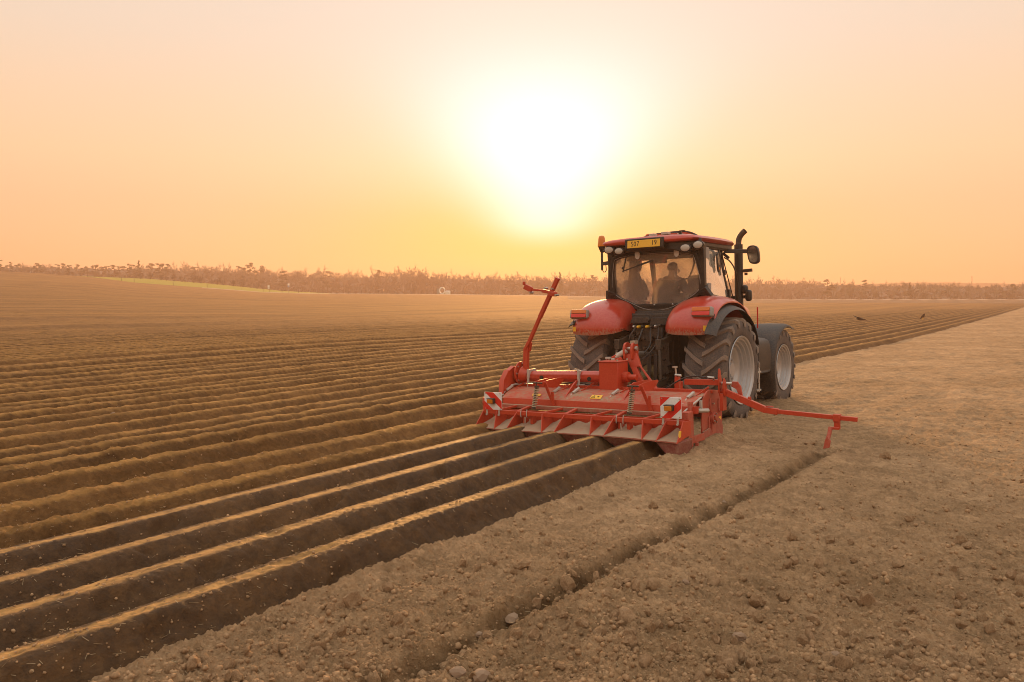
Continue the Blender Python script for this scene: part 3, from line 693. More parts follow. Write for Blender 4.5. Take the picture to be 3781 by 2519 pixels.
# ---- cab
WIN = [(-.76, 3.00), (.74, 3.00), (.80, 2.80), (.87, 2.44), (.80, 2.30), (.52, 2.15), (.19, 2.005), (-.22, 2.005), (-.55, 2.16), (-.80, 2.27), (-.89, 2.40), (-.82, 2.80)]
WIN = chaikin(WIN, 2)
def wy(z): return -.16 - .14 * (z - 2.0)                         # the rear pane leans back towards its top
cab = MB(); OUT = offset_poly(WIN, .075); n = len(WIN); vs = []; fs = []
for ring, dy in ((OUT, -.03), (WIN, -.03), (WIN, .05), (OUT, .05)): vs += [(x, wy(z) + dy, z) for x, z in ring]
for a in range(4):
    b_ = (a + 1) % 4
    for k in range(n): fs.append((a * n + k, a * n + (k + 1) % n, b_ * n + (k + 1) % n, b_ * n + k))
cab.add(vs, fs)
for s in (1, -1):
    cab.bar((s * .885, -.20, 2.28), (s * .90, -.26, 3.10), .10, .11, (1, 0, 0)); cab.bar((s * .97, -.14, 2.20), (s * .885, -.22, 2.36), .10, .16, (1, 0, 0))
    cab.bar((s * .70, 1.30, 2.0), (s * .72, 1.02, 3.10), .06, .08, (1, 0, 0)); cab.bar((s * .90, .98, 2.15), (s * .84, .62, 3.06), .05, .05, (1, 0, 0))
    cab.bar((s * .97, -.1, 2.20), (s * .88, 1.2, 2.12), .08, .10)
cab.box((0, .42, 3.10), (1.72, 1.4, .05)); cab.box((0, .45, 2.06), (1.5, 1.3, .10)); cab.box((0, 1.24, 2.2), (1.4, .06, .25))
cabo = cab.build('cab_frame', M['frame'], TR, bevel=.008, smooth=45)
p = MB(); inn = offset_poly(WIN, .004); vs = [(x, wy(z) - .006, z) for x, z in inn] + [(x, wy(z), z) for x, z in inn]
p.add(vs, [tuple(range(n)), tuple(range(2 * n - 1, n - 1, -1))] + [(k, k + n, (k + 1) % n + n, (k + 1) % n) for k in range(n)])
rw = p.build('rear_window', M['glass'], TR, smooth=0)
e = MB(); lo = [(x, z) for x, z in WIN if z < 2.5]
i0 = min(range(len(WIN)), key=lambda k: abs(WIN[k][1] - 2.5) + (0 if WIN[k][0] > 0 else 9)); e.tube([(x, wy(z) - .036, z) for x, z in offset_poly(WIN, .012)] , .006, 5)
e.build('window_seal', M['grey'], rw)
band = MB(); 
bp_ = [(-.60, 2.20), (-.3, 2.12), (.0, 2.08), (.30, 2.11), (.56, 2.18), (.19, 2.0), (-.22, 2.0)]
band.prism(bp_, 1, -.13, -.12); band.build('lower_trim', M['frame'], rw)
for x in (-.05, .31):
    k = MB(); k.ball((x, wy(2.08) - .03, 2.09), .018, 5); k.build('window_latch', M['steel'], rw)
for s in (1, -1):
    q = [(s * .905, -.19, 2.30), (s * .905, 1.0, 2.16), (s * .85, .62, 3.05), (s * .885, -.22, 3.06)]
    m = MB(); m.plate(q, .006); d = m.build('door_window', M['glass_side' if s > 0 else 'glass'], TR, smooth=0)
    for y, z in ((-.06, 2.98), (.02, 2.35)): m = MB(); m.box((s * .918, y, z), (.012, .13, .20), Matrix.Rotation(R(-5), 3, 'X')); m.build('hinge_plate', M['grey'], d, bevel=.02)
m = MB(); m.plate([(-.69, 1.24, 2.2), (.69, 1.24, 2.2), (.70, 1.05, 3.06), (-.70, 1.05, 3.06)], .006); m.build('windscreen', M['glass'], TR, smooth=0)

# inside: seat, steering, post, console
m = MB(); m.box((-.10, .34, 2.24), (.50, .13, .62), Matrix.Rotation(R(-8), 3, 'X')); m.box((-.10, .62, 1.98), (.52, .5, .14)); m.box((-.10, .62, 1.85), (.3, .3, .2))
seat = m.build('seat', M['seat'], TR, bevel=.06, seg=4, smooth=60)
for x in (.17, -.38): m = MB(); m.box((x, .62, 2.16), (.08, .42, .07)); m.build('armrest', M['seat'], seat, bevel=.025)
m = MB(); m.tube([(.02 + .19 * math.cos(a), 1.0 + .09 * math.sin(a), 2.42 + .17 * math.sin(a)) for a in [2 * math.pi * k / 24 for k in range(25)]], .016, 6); m.bar((.02, 1.0, 2.42), (.02, 1.15, 2.1), .06, .06)
for k in range(3): a = 2.1 * k + .5; m.bar((.02, 1.0, 2.42), (.02 + .19 * math.cos(a), 1.0 + .09 * math.sin(a), 2.42 + .17 * math.sin(a)), .03, .015)
m.build('steering_wheel', M['black'], TR)
m = MB(); m.bar((-.66, 1.1, 2.1), (-.66, .98, 3.05), .09, .05, (1, 0, 0)); m.build('centre_post', M['frame'], TR)
m = MB(); m.box((.33, .56, 2.47), (.10, .06, .27), Matrix.Rotation(R(28), 3, 'Y')); m.box((.43, .62, 2.42), (.17, .03, .22)); m.bar((.36, .6, 2.2), (.40, .6, 2.45), .03, .03)
m.build('control_screen', M['black'], TR, bevel=.012)
m = MB(); m.tube([(.42, .45, 3.05), (.45, .45, 2.85), (.40, .45, 2.70), (.36, .45, 2.62), (.37, .5, 2.5)], .017, 7); m.build('grab_handle', M['black'], TR)
m = MB(); m.box((0, .1, 2.975), (1.46, .16, .10)); m.box((0, .6, 3.03), (1.5, .9, .07)); m.box((-.02, .02, 2.90), (.24, .08, .10)); m.build('headliner', M['grey'], TR, bevel=.02)
m = MB(); m.box((.66, .15, 2.42), (.34, .3, .36)); m.box((.40, .30, 2.20), (.60, .4, .18)); m.build('side_console', M['seat'], TR, bevel=.05)

# ---- roof
def roof():
    ys = [-.62, -.57, -.45, -.1, .4, .9, 1.25, 1.42, 1.50]; sc = [(.84, .50, .02), (.93, .8, .01), (.98, .95, 0), (1, 1, 0), (1, 1.06, 0), (.98, 1.04, 0), (.93, .95, 0), (.86, .75, 0), (.74, .45, -.01)]
    sec = [(-.80, 3.165), (-.95, 3.18), (-1.0, 3.225), (-.97, 3.265), (-.80, 3.298), (-.45, 3.316), (0, 3.322), (.45, 3.316), (.80, 3.298), (.97, 3.265), (1.0, 3.225), (.95, 3.18), (.80, 3.165), (.4, 3.165), (-.4, 3.165)]
    n = len(sec); vs = []; fs = []
    for y, (sx, sz, dz) in zip(ys, sc): vs += [(x * sx * .97, y, 3.165 + (z - 3.165) * sz + dz) for x, z in sec]
    for i in range(len(ys) - 1):
        for k in range(n): fs.append((i * n + k, i * n + (k + 1) % n, (i + 1) * n + (k + 1) % n, (i + 1) * n + k))
    fs += [tuple(range(n)), tuple(range((len(ys) - 1) * n, len(ys) * n))]
    m = MB(); m.add(vs, fs); return m.build('roof', M['red'], TR, smooth=60)
rf = roof()
m = MB(); m.prism(chaikin([(-.92, 3.16), (-.90, 3.08), (-.66, 3.00), (-.45, 3.05), (-.25, 3.055), (.25, 3.055), (.46, 3.04), (.66, 2.985), (.92, 3.05), (.95, 3.19)], 1), 1, -.52, -.26); m.box((0, .42, 3.135), (1.76, 1.6, .09)); m.build('roof_underside', M['frame'], rf, bevel=.02)
m = MB(); m.box((-.02, -.60, 3.175), (.76, .10, .19)); visor = m.build('plate_holder', M['frame'], rf, bevel=.015)
rotp = Matrix.Rotation(R(-6), 3, 'X')
m = MB(); m.box((-.02, -.657, 3.172), (.64, .008, .135), rotp); pl = m.build('number_plate', M['yellow'], TR, bevel=.004)
def text(body, size, loc, rot, mat, name, parent, sx=1.0, extrude=.0012):
    cu = bpy.data.curves.new(name, 'FONT'); cu.body = body; cu.size = size; cu.extrude = extrude; cu.align_x = 'CENTER'; cu.align_y = 'CENTER'; cu.space_character = 1.1
    t = bpy.data.objects.new(name, cu); COL.objects.link(t); bpy.context.view_layer.update()
    me = bpy.data.meshes.new_from_object(t.evaluated_get(bpy.context.evaluated_depsgraph_get())); me.name = name
    bpy.data.objects.remove(t); bpy.data.curves.remove(cu)
    me.transform(Matrix.Translation(loc) @ rot.to_4x4() @ Matrix.Diagonal((sx, 1, 1, 1)))
    me.materials.clear(); me.materials.append(mat); o = bpy.data.objects.new(name, me); COL.objects.link(o); o.parent = parent; return o
trot = Matrix.Rotation(R(90 - 6), 3, 'X')
text('S07', .125, (-.185, -.6625, 3.172), trot, M['print'], 'lettering', pl, .82); text('19', .125, (.185, -.6625, 3.175), trot, M['print'], 'lettering', pl, .82)
def worklight(x, y, z, s=1., ax=.085, az=.06):
    m = MB(); vs = []; N = 20
    for dy, k in ((.10, .55), (.05, 1.0), (-.02, 1.05), (-.03, .9)): vs += [(x + ax * k * math.cos(a), y + dy, z + az * k * math.sin(a)) for a in [2 * math.pi * q / N for q in range(N)]]
    fs = [(i * N + k, i * N + (k + 1) % N, (i + 1) * N + (k + 1) % N, (i + 1) * N + k) for i in range(3) for k in range(N)] + [tuple(range(N)), tuple(range(3 * N, 4 * N))]
    m.add(vs, fs); m.bar((x, y + .05, z), (x, y + .08, z + .12), .04, .03); o = m.build('work_light', M['frame'], TR, smooth=50)
    m = MB(); m.add([(x + ax * .86 * k * math.cos(a), y + dy, z + az * .86 * k * math.sin(a)) for dy, k in ((-.029, 1), (-.04, .8), (-.045, .4)) for a in [2 * math.pi * q / N for q in range(N)]],
          [(i * N + k, i * N + (k + 1) % N, (i + 1) * N + (k + 1) % N, (i + 1) * N + k) for i in range(2) for k in range(N)] + [tuple(range(2 * N, 3 * N))]); m.build('lens', M['clear'], o, smooth=60)
worklight(-.76, -.56, 3.11, ax=.10, az=.07); worklight(-.55, -.57, 3.075, ax=.095, az=.065); worklight(.74, -.57, 3.05, ax=.10, az=.07); worklight(.96, -.54, 3.09, ax=.10, az=.07)
for x in (-.31, .46):
    m = MB(); m.prism(chaikin([(x - .05, 3.06), (x + .05, 3.06), (x + .045, 2.96), (x + .015, 2.925), (x - .015, 2.925), (x - .045, 2.96)], 1), 1, -.345, -.325); m.cyl((x, -.35, 2.955), (x, -.32, 2.955), .012, n=8); m.build('window_hinge', M['white'], TR)
m = MB(); m.bar((-.52, -.37, 2.98), (-.60, -.36, 2.70), .018, .018); m.bar((-.59, -.37, 2.72), (-.02, -.38, 2.87), .022, .02); m.bar((-.30, -.385, 2.80), (.02, -.39, 2.885), .012, .03); m.ball((-.60, -.35, 2.78), .03, 5); m.build('rear_wiper', M['frame'], TR)
# beacon on its bracket at the left
m = MB(); m.bar((-.90, .1, 2.94), (-1.43, .36, 2.93), .035, .07); m.cyl((-1.45, .36, 2.80), (-1.45, .36, 3.20), .022, n=8); m.cyl((-1.45, .36, 3.16), (-1.45, .36, 3.27), .03, .075, 14); m.ball((-1.40, .34, 3.17), .025, 5); bk = m.build('beacon_bracket', M['frame'], TR)
m = MB(); vs = [(0, 0)]; N = 18; pr = [(.080, 3.27), (.082, 3.30), (.072, 3.36), (.064, 3.44), (.050, 3.475), (.02, 3.485)]
m.add([(-1.45 + r_ * math.cos(a), .36 + r_ * math.sin(a), z) for r_, z in pr for a in [2 * math.pi * q / N for q in range(N)]], [(i * N + k, i * N + (k + 1) % N, (i + 1) * N + (k + 1) % N, (i + 1) * N + k) for i in range(5) for k in range(N)] + [tuple(range(N)), tuple(range(5 * N, 6 * N))]); m.build('beacon_lamp', M['amber'], bk, smooth=60)
m = MB(); m.ball((-1.45, .36, 3.375), (.032, .032, .045), 6); m.cyl((-1.45, .36, 3.27), (-1.45, .36, 3.35), .02, n=8); m.build('beacon_bulb', M['orangelens'], bk)
cpts = [(-.93, .02, 3.16)] + [(-.955 - .05 * t + .018 * math.cos(t * 44), .08 + .1 * t, 3.16 - .20 * t + .018 * math.sin(t * 44)) for t in [k / 60 for k in range(61)]] + [(-1.15, .25, 2.95)]
m = MB(); m.tube(cpts, .006, 5); m.tube([(-1.44, .36, 2.81), (-1.42, .36, 2.765), (-1.38, .36, 2.765), (-1.355, .36, 2.80), (-1.36, .35, 2.92)], .009, 5); m.build('beacon_cable', M['frame'], bk)
m = MB(); m.bar((-.93, -.24, 3.06), (-1.0, -.18, 2.30), .04, .05); m.box((-1.0, -.17, 2.30), (.09, .1, .16)); m.build('left_post', M['frame'], cabo)
# roof rails, hatch and sensor boxes
m = MB(); m.tube(chaikin([(-.50, .72, 3.33), (-.40, .72, 3.44), (-.20, .72, 3.475), (.12, .72, 3.475), (.28, .72, 3.44), (.46, .72, 3.34)], 2, False), .018, 7); m.box((.10, .72, 3.48), (.10, .06, .03)); m.build('roof_rail', M['frame'], rf)
m = MB(); m.tube([(-.42, -.42, 3.27), (.10, -.35, 3.36), (.30, -.1, 3.38), (.32, .1, 3.39)], .008, 5); m.box((.33, .12, 3.37), (.05, .05, .10)); m.build('roof_cable', M['frame'], rf)
m = MB(); vs = chaikin([(-.46, 3.34), (-.38, 3.43), (-.2, 3.465), (.12, 3.465), (.26, 3.43), (.42, 3.35)], 1, False); m.prism(vs, 1, .70, .74); m.prism([(-.42, 3.33), (-.34, 3.41), (.22, 3.41), (.38, 3.33)], 1, .1, .70); m.build('roof_hatch', M['red'], rf)
for x0, y0, z0, w in ((.05, -.42, 3.33, .11), (.29, -.40, 3.345, .13)):
    m = MB(); m.box((x0, y0, z0), (w, .12, .05)); m.cyl((x0 - .03, y0, z0 - .08), (x0 - .03, y0, z0), .012, n=6); m.cyl((x0 + .03, y0, z0 - .08), (x0 + .03, y0, z0), .012, n=6); m.build('sensor_box', M['zinc'], rf, bevel=.01)
# exhaust
m = MB(); m.cyl((.785, 1.8, 1.2), (.785, 1.8, 3.24), .082, n=20); ex = m.build('exhaust_stack', M['frame'], TR, smooth=50)
m = MB(); tp = [(.785, 1.8, 3.2), (.785, 1.8, 3.30), (.80, 1.8, 3.37), (.85, 1.8, 3.44), (.925, 1.8, 3.50)]; m.tube(chaikin(tp, 2, False), .056, 14, False); m.build('exhaust_tip', M['dark'], ex, smooth=60)
m = MB(); m.bar((.86, 1.8, 2.72), (1.05, 1.8, 2.73), .05, .06); m.box((.93, 1.8, 2.66), (.05, .04, .05)); m.build('exhaust_bracket', M['dark'], ex)
# right mirror
m = MB(); m.bar((.80, 1.0, 3.07), (1.16, 1.3, 3.06), .035, .075); m.bar((.80, .95, 3.03), (.92, .95, 2.93), .03, .05); ma = m.build('mirror_arm', M['frame'], TR, bevel=.008)
m = MB(); m.prism(chaikin([(1.13, 3.16), (1.34, 3.17), (1.375, 2.95), (1.365, 2.82), (1.20, 2.815), (1.15, 2.95)], 2), 1, 1.27, 1.36); mh = m.build('mirror_housing', M['frame'], ma, bevel=.012)
m = MB(); m.prism(chaikin([(1.165, 3.135), (1.325, 3.145), (1.352, 2.95), (1.342, 2.845), (1.215, 2.84), (1.18, 2.95)], 2), 1, 1.262, 1.268); m.build('mirror_glass', M['mirror'], ma)
m = MB(); m.bar((-.80, 1.0, 3.07), (-1.1, 1.3, 3.02), .035, .06); m.prism(chaikin([(-1.08, 3.10), (-1.25, 3.10), (-1.25, 2.78), (-1.08, 2.78)], 2), 1, 1.26, 1.34); m.build('mirror_arm', M['frame'], TR)
# inner mirror seen through the side window, hand rail, bonnet lamps
m = MB(); m.prism(chaikin([(.31, 2.985), (.43, 3.0), (.53, 2.72), (.42, 2.64), (.37, 2.66)], 2), 0, .915, .945); im = m.build('side_mirror', M['frame'], TR, bevel=.01)
m = MB(); m.prism(chaikin([(.325, 2.96), (.40, 2.97), (.44, 2.79), (.365, 2.77)], 1), 0, .946, .950); m.build('mirror_glass', M['mirror'], im)
m = MB(); m.prism(chaikin([(.39, 2.75), (.43, 2.75), (.46, 2.70), (.41, 2.68)], 1), 0, .946, .950); m.build('turn_lens', M['amber'], im)
m = MB(); m.tube(chaikin([(.92, .72, 2.93), (.94, .95, 2.88), (.93, 1.25, 2.72), (.90, 1.45, 2.40), (.88, 1.5, 2.1)], 2, False), .013, 6); m.tube([(.88, .70, 3.0), (.93, 1.1, 2.2)], .011, 6); m.build('hand_rail', M['frame'], TR)
m = MB(); m.box((.925, .72, 2.66), (.03, .06, .10)); m.box((.93, .93, 2.25), (.03, .07, .2)); m.build('door_handle', M['frame'], TR, bevel=.01)
m = MB(); m.bar((.5, 1.8, 2.20), (1.0, 1.8, 2.22), .05, .06); lb = m.build('lamp_bar', M['frame'], TR)
for x, z, w, h in ((.91, 2.36, .12, .17), (.985, 2.24, .12, .22)):
    m = MB(); m.box((x, 1.78, z), (w, .12, h)); m.build('bonnet_lamp', M['frame'], lb, bevel=.045, seg=3, smooth=60)
# ---- rear linkage and hydraulics between the fenders
m = MB(); m.prism([(-.34, 1.76), (.02, 1.76), (.06, 1.83), (.02, 1.88), (-.28, 1.88)], 1, -.62, -.40); m.prism([(.03, 1.72), (.40, 1.72), (.43, 1.80), (.38, 1.86), (.08, 1.86)], 1, -.60, -.40); m.build('valve_cover', M['black'], TR, bevel=.012)
rnd = random.Random(4)
vb = MB(); vb.box((.02, -.50, 1.60), (.52, .16, .22)); vbo = vb.build('valve_block', M['dark'], TR, bevel=.01)
for k in range(7):
    x = -.24 + .085 * k; z = 1.71 + rnd.uniform(-.015, .015); m = MB(); m.cyl((x, -.66, z), (x, -.48, z), .027, n=10); m.ball((x, -.665, z), .024, 5)
    m.build('coupling', M['yellow'] if k in (1, 3) else M['steel'] if k in (0, 5) else M['dark'], vbo)
m = MB()
for k in range(46):
    x, y, z = rnd.uniform(-.36, .42), rnd.uniform(-.62, -.34), rnd.uniform(.62, 1.66); m.box((x, y, z), (rnd.uniform(.03, .15), rnd.uniform(.05, .12), rnd.uniform(.03, .14)), Matrix.Rotation(rnd.uniform(-.4, .4), 3, 'Y'))
for k in range(26):
    x, z = rnd.uniform(-.34, .42), rnd.uniform(.6, 1.65); m.cyl((x, -.66, z), (x, -.5, z), rnd.uniform(.01, .03), n=7)
m.box((0, -.35, 1.05), (.74, .3, .9)); m.build('transmission_housing', M['dark'], TR, bevel=.006)
for pts in ([(-.2, -.66, 1.68), (-.28, -.80, 1.5), (-.25, -.72, 1.3), (-.1, -.64, 1.15)], [(.1, -.66, 1.68), (.16, -.82, 1.55), (.2, -.86, 1.38), (.1, -1.0, 1.22)], [(.25, -.66, 1.68), (.33, -.84, 1.5), (.26, -.9, 1.3), (.2, -1.2, 1.15)], [(-.05, -.66, 1.68), (-.05, -.9, 1.4), (0, -1.2, 1.2), (.05, -1.6, 1.0)], [(.32, -.66, 1.68), (.36, -.75, 1.45), (.3, -.7, 1.25)]):
    m = MB(); m.tube(chaikin(pts, 3, False), .014, 6); m.build('hydraulic_hose', M['frame'], TR)
for s in (-1, 1):
    m = MB(); m.bar((s * .42, -.45, 1.52), (s * .40, -.95, 1.42), .07, .09); m.build('lift_arm', M['dark'], TR, bevel=.01)
    m = MB(); m.cyl((s * .40, -.95, 1.42), (s * .46, -1.05, .80), .03, n=8); m.box((s * .40, -.95, 1.40), (.10, .10, .18)); m.build('lift_rod', M['dark'], TR, bevel=.008)
    m = MB(); m.bar((s * .30, -.3, .75), (s * .50, -1.55, .72), .07, .11); m.build('lower_link', M['dark'], TR, bevel=.012)
m = MB(); m.cyl((.08, -.55, 1.22), (.10, -1.9, 1.28), .032, n=8); m.cyl((.08, -.9, 1.235), (.09, -1.5, 1.26), .045, n=10); m.build('top_link', M['steel'], TR)
m = MB(); m.cyl((.02, -.5, .86), (.10, -2.15, .74), .085, n=14); m.cyl((.02, -.45, .86), (.02, -.62, .86), .16, n=16); m.build('pto_shaft', M['dull'], TR)
for x in (.16, .28):
    m = MB(); m.bar((x, -.85, 1.22), (x + .01, -.9, .55), .065, .05); m.build('stabiliser', M['frame'], TR, bevel=.01)
# ================================================================== RIDGING IMPLEMENT
FI = frame(-6.3, 10.0, .1, .8, 1.8)
IM = empty('ridging_implement', FI)
tag(IM, 'wide red rotary ridging implement behind the tractor with two striped warning boards', 'farm implement')
XL, XR = -1.57, 1.90
XB = [-1.57, -1.18, -.96, -.29, -.08, .55, .77, 1.38, 1.59, 1.90]        # fins at the lip
XT = [-1.56, -1.30, -.90, -.42, -.02, .45, .82, 1.28, 1.64, 1.89]        # fins at the rail
def lz(x): return .165 + .012 * math.sin(x * 2)
# soil pans between the fins
for i in range(9):
    a, b_ = XB[i] + .007, XB[i + 1] - .007; ta, tb = XT[i] + .01, XT[i + 1] - .01
    m = MB(); nx, ny = 10, 7; vs = []
    for j in range(ny + 1):
        v = j / ny
        for k in range(nx + 1):
            u = k / nx; x = (a + (b_ - a) * u) * (1 - v) + (ta + (tb - ta) * u) * v
            mound = .05 * math.sin(math.pi * u) ** .7 * v ** 1.3 * (1 + .5 * math.sin(i * 3.1 + k))
            y = .0 + .44 * v; z = lz(x) + .004 + .075 * v + mound + .008 * mnoise.noise((x * 14, v * 7, i))
            vs.append((x, y, z))
    w = nx + 1
    m.add(vs, [(j * w + k, j * w + k + 1, (j + 1) * w + k + 1, (j + 1) * w + k) for j in range(ny) for k in range(nx)])
    m.prism([(a, lz(a) - .012), (b_, lz(b_) - .012), (b_, lz(b_) + .004), (a, lz(a) + .004)], 1, -.004, .44)
    m.build('soil_pan', M['red_dusty'], IM, smooth=60)
for i, (xb, xt) in enumerate(zip(XB, XT)):
    m = MB(); m.plate([(xb, -.012, lz(xb) - .014), (xt, .215, .405), (xt, .46, .405), (xb * .35 + xt * .65, .46, lz(xb) + .05)], .014)
    f = m.build('fin', M['red_imp'], IM, bevel=.003)
    if i == 9:
        s = MB(); s.plate([(1.902, .06, .215), (1.904, .105, .22), (1.902, .125, .30), (1.90, .08, .30)], .018); s.build('warning_sticker', M['yellow'], f)
m = MB(); m.box(((XL + XR) / 2, .25, .388), (XR - XL, .05, .068)); rail = m.build('rear_rail', M['red_imp'], IM, bevel=.006)
m = MB(); m.box((.0, .62, .445), (3.0, .06, .06)); m.build('front_rail', M['red_dusty'], IM, bevel=.008)
for i in range(1, 9):
    xt = XT[i]; x2 = xt + (.13 if i % 2 else -.02); m = MB(); m.bar((xt, .26, .41), (x2, .60, .45), .035 if i % 2 else .055, .035); m.build('cross_strut', M['red_imp'], IM, bevel=.004)
m = MB(); m.box((.17, .47, .31), (3.42, .016, .20)); m.build('back_plate', M['red_imp'], IM)
# shares that shape the furrows under the lip
for k, x in enumerate([-1.40, -.62, .24, 1.08, 1.86]):
    w = .36 if k < 4 else .30
    m = MB(); top = .155
    a = [(x - w, .02, top), (x + w, .02, top), (x + w, .50, top), (x - w, .50, top)]
    q = [(x - .07, .12, -.06), (x + .07, .12, -.06), (x + .07, .48, -.06), (x - .07, .48, -.06)]
    if k == 4:
        a = [(x - w, .02, top), (x + .05, .02, top), (x + .05, .50, top), (x - w, .50, top)]; q = [(x - .10, .0, -.05), (x + .05, .0, -.07), (x + .05, .48, -.07), (x - .07, .48, -.05)]
    if k == 0:
        a[0] = (x - .15, .02, top); a[3] = (x - .15, .5, top)
    m.add(a + q, [(0, 1, 2, 3), (4, 5, 6, 7), (0, 1, 5, 4), (1, 2, 6, 5), (2, 3, 7, 6), (3, 0, 4, 7)]); m.build('furrow_share', M['red_shaded'], IM, bevel=.02)

# rotor hood
prof = chaikin([(.74, .555), (.78, .585), (.95, .665), (1.14, .705), (1.32, .71), (1.50, .66), (1.60, .52), (1.62, .30)], 2, False)
m = MB(); n = len(prof); N = 28; vs = []; fs = []
for i in range(N + 1):
    x = -1.58 + 3.42 * i / N; vs += [(x, y, z + .004 * mnoise.noise((x * 3, y * 4, 0))) for y, z in prof]
for i in range(N):
    for k in range(n - 1): fs.append((i * n + k, i * n + k + 1, (i + 1) * n + k + 1, (i + 1) * n + k))
m.add(vs, fs); hood = m.build('rotor_hood', M['red_hood'], IM, smooth=60)
m = MB(); m.box((.20, .70, .515), (3.42, .02, .10), Matrix.Rotation(R(-8), 3, 'X')); m.box((.20, .735, .558), (3.42, .07, .012)); m.build('hood_flap', M['red_imp'], IM, bevel=.003)
m = MB(); m.box((.15, 1.33, .725), (3.46, .09, .05)); m.build('hood_rail', M['red_imp'], IM, bevel=.005)
# over-centre clamps, pale
for x0, x1 in ((-1.57, -1.66), (-.62, -.71), (-.25, -.335), (.46, .385), (1.70, 1.62)):
    m = MB(); m.bar((x0, 1.04, .735), (x0 - .05, .93, .665), .052, .03); m.cyl((x0 - .06, .91, .65), (x1, .80, .55), .012, n=6); m.cyl((x1 + .05, .84, .60), (x1 - .06, .84, .585), .014, n=6); m.box((x1 + .01, .82, .57), (.03, .05, .05)); m.build('hood_clamp', M['zinc'], hood, bevel=.004)
    m = MB(); m.bar((x0 + .11, 1.28, .78), (x0 + .03, 1.05, .685), .015, .02); m.ball((x0 + .12, 1.28, .785), .018, 5); m.build('clamp_lever', M['red_imp'], hood)
m = MB(); m.plate([(.07, .90, .648), (.26, .90, .648), (.275, .80, .603), (.085, .80, .603)], .006); st = m.build('warning_sticker', M['yellow'], hood)
m = MB(); 
for a, b_ in (((.10, .82, .6175), (.13, .88, .6445)), ((.13, .88, .6445), (.16, .82, .6175)), ((.16, .82, .6175), (.10, .82, .6175))): m.bar(a, b_, .007, .003)
m.ball((.21, .85, .632), (.018, .018, .006), 5); m.build('warning_mark', M['print'], st)
m = MB(); m.plate([(-1.02, .86, .632), (-.86, .86, .632), (-.85, .80, .605), (-1.01, .80, .605)], .006); m.build('warning_sticker', M['yellow'], hood)

# lifting brackets with coil springs
for x in (-.70, .985):
    for dx in (-.075, .075):
        m = MB(); m.prism(chaikin([(1.20, .86), (1.16, .90), (.56, .87), (.50, .82), (.55, .78), (.95, .73)], 1), 0, x + dx - .007, x + dx + .007); m.build('spring_bracket', M['red_imp'], IM)
    m = MB(); m.bar((x + .09, .60, .84), (x + .23, .66, .43), .05, .014, (0, 1, 0)); m.bar((x + .20, .64, .70), (x + .20, .66, .42), .04, .03); m.build('spring_strut', M['red_imp'], IM, bevel=.003)
    m = MB(); turns = 11; m.tube([(x - .012 * t / turns + .036 * math.cos(2 * math.pi * t), .50 - .006 * t + .036 * math.sin(2 * math.pi * t), .765 - .29 * t / turns) for t in [turns * k / (turns * 14) for k in range(turns * 14 + 1)]], .0085, 5); m.build('coil_spring', M['spring'], IM, smooth=80)
    m = MB(); m.cyl((x, .50, .86), (x - .012, .42, .44), .012, n=7); m.cyl((x, .50, .775), (x, .50, .80), .04, n=12); m.cyl((x - .012, .42, .45), (x - .012, .42, .478), .036, n=12); m.cyl((x - .09, .52, .845), (x + .09, .52, .845), .012, n=8); m.build('spring_rod', M['dark'], IM, smooth=50)
    for dx in (-.12, -.01):
        m = MB(); m.tube([(x + dx - .02, .27, .44), (x + dx, .23, .45), (x + dx + .0, .215, .40), (x + dx, .215, .345), (x + dx - .01, .25, .33)], .007, 5); m.build('u_bolt', M['zinc'], rail)
    for dx in (-.10, .04):
        m = MB(); m.box((x + dx, .33, .30), (.055, .10, .16)); m.build('mounting_block', M['red_imp'], IM, bevel=.006)
    m = MB(); m.tube([(x - .02, .21, .34), (x - .03, .20, .22)], .006, 5); m.tube([(x - .045, .21, .34), (x - .05, .20, .21)], .006, 5); m.build('split_pin', M['steel'], IM)
for x in (-.38, .66):
    m = MB(); m.prism(chaikin([(1.22, .84), (1.14, .84), (.80, .60), (.76, .54), (.84, .54), (1.02, .66)], 1), 0, x - .012, x + .012); m.build('support_arm', M['red_imp'], IM)

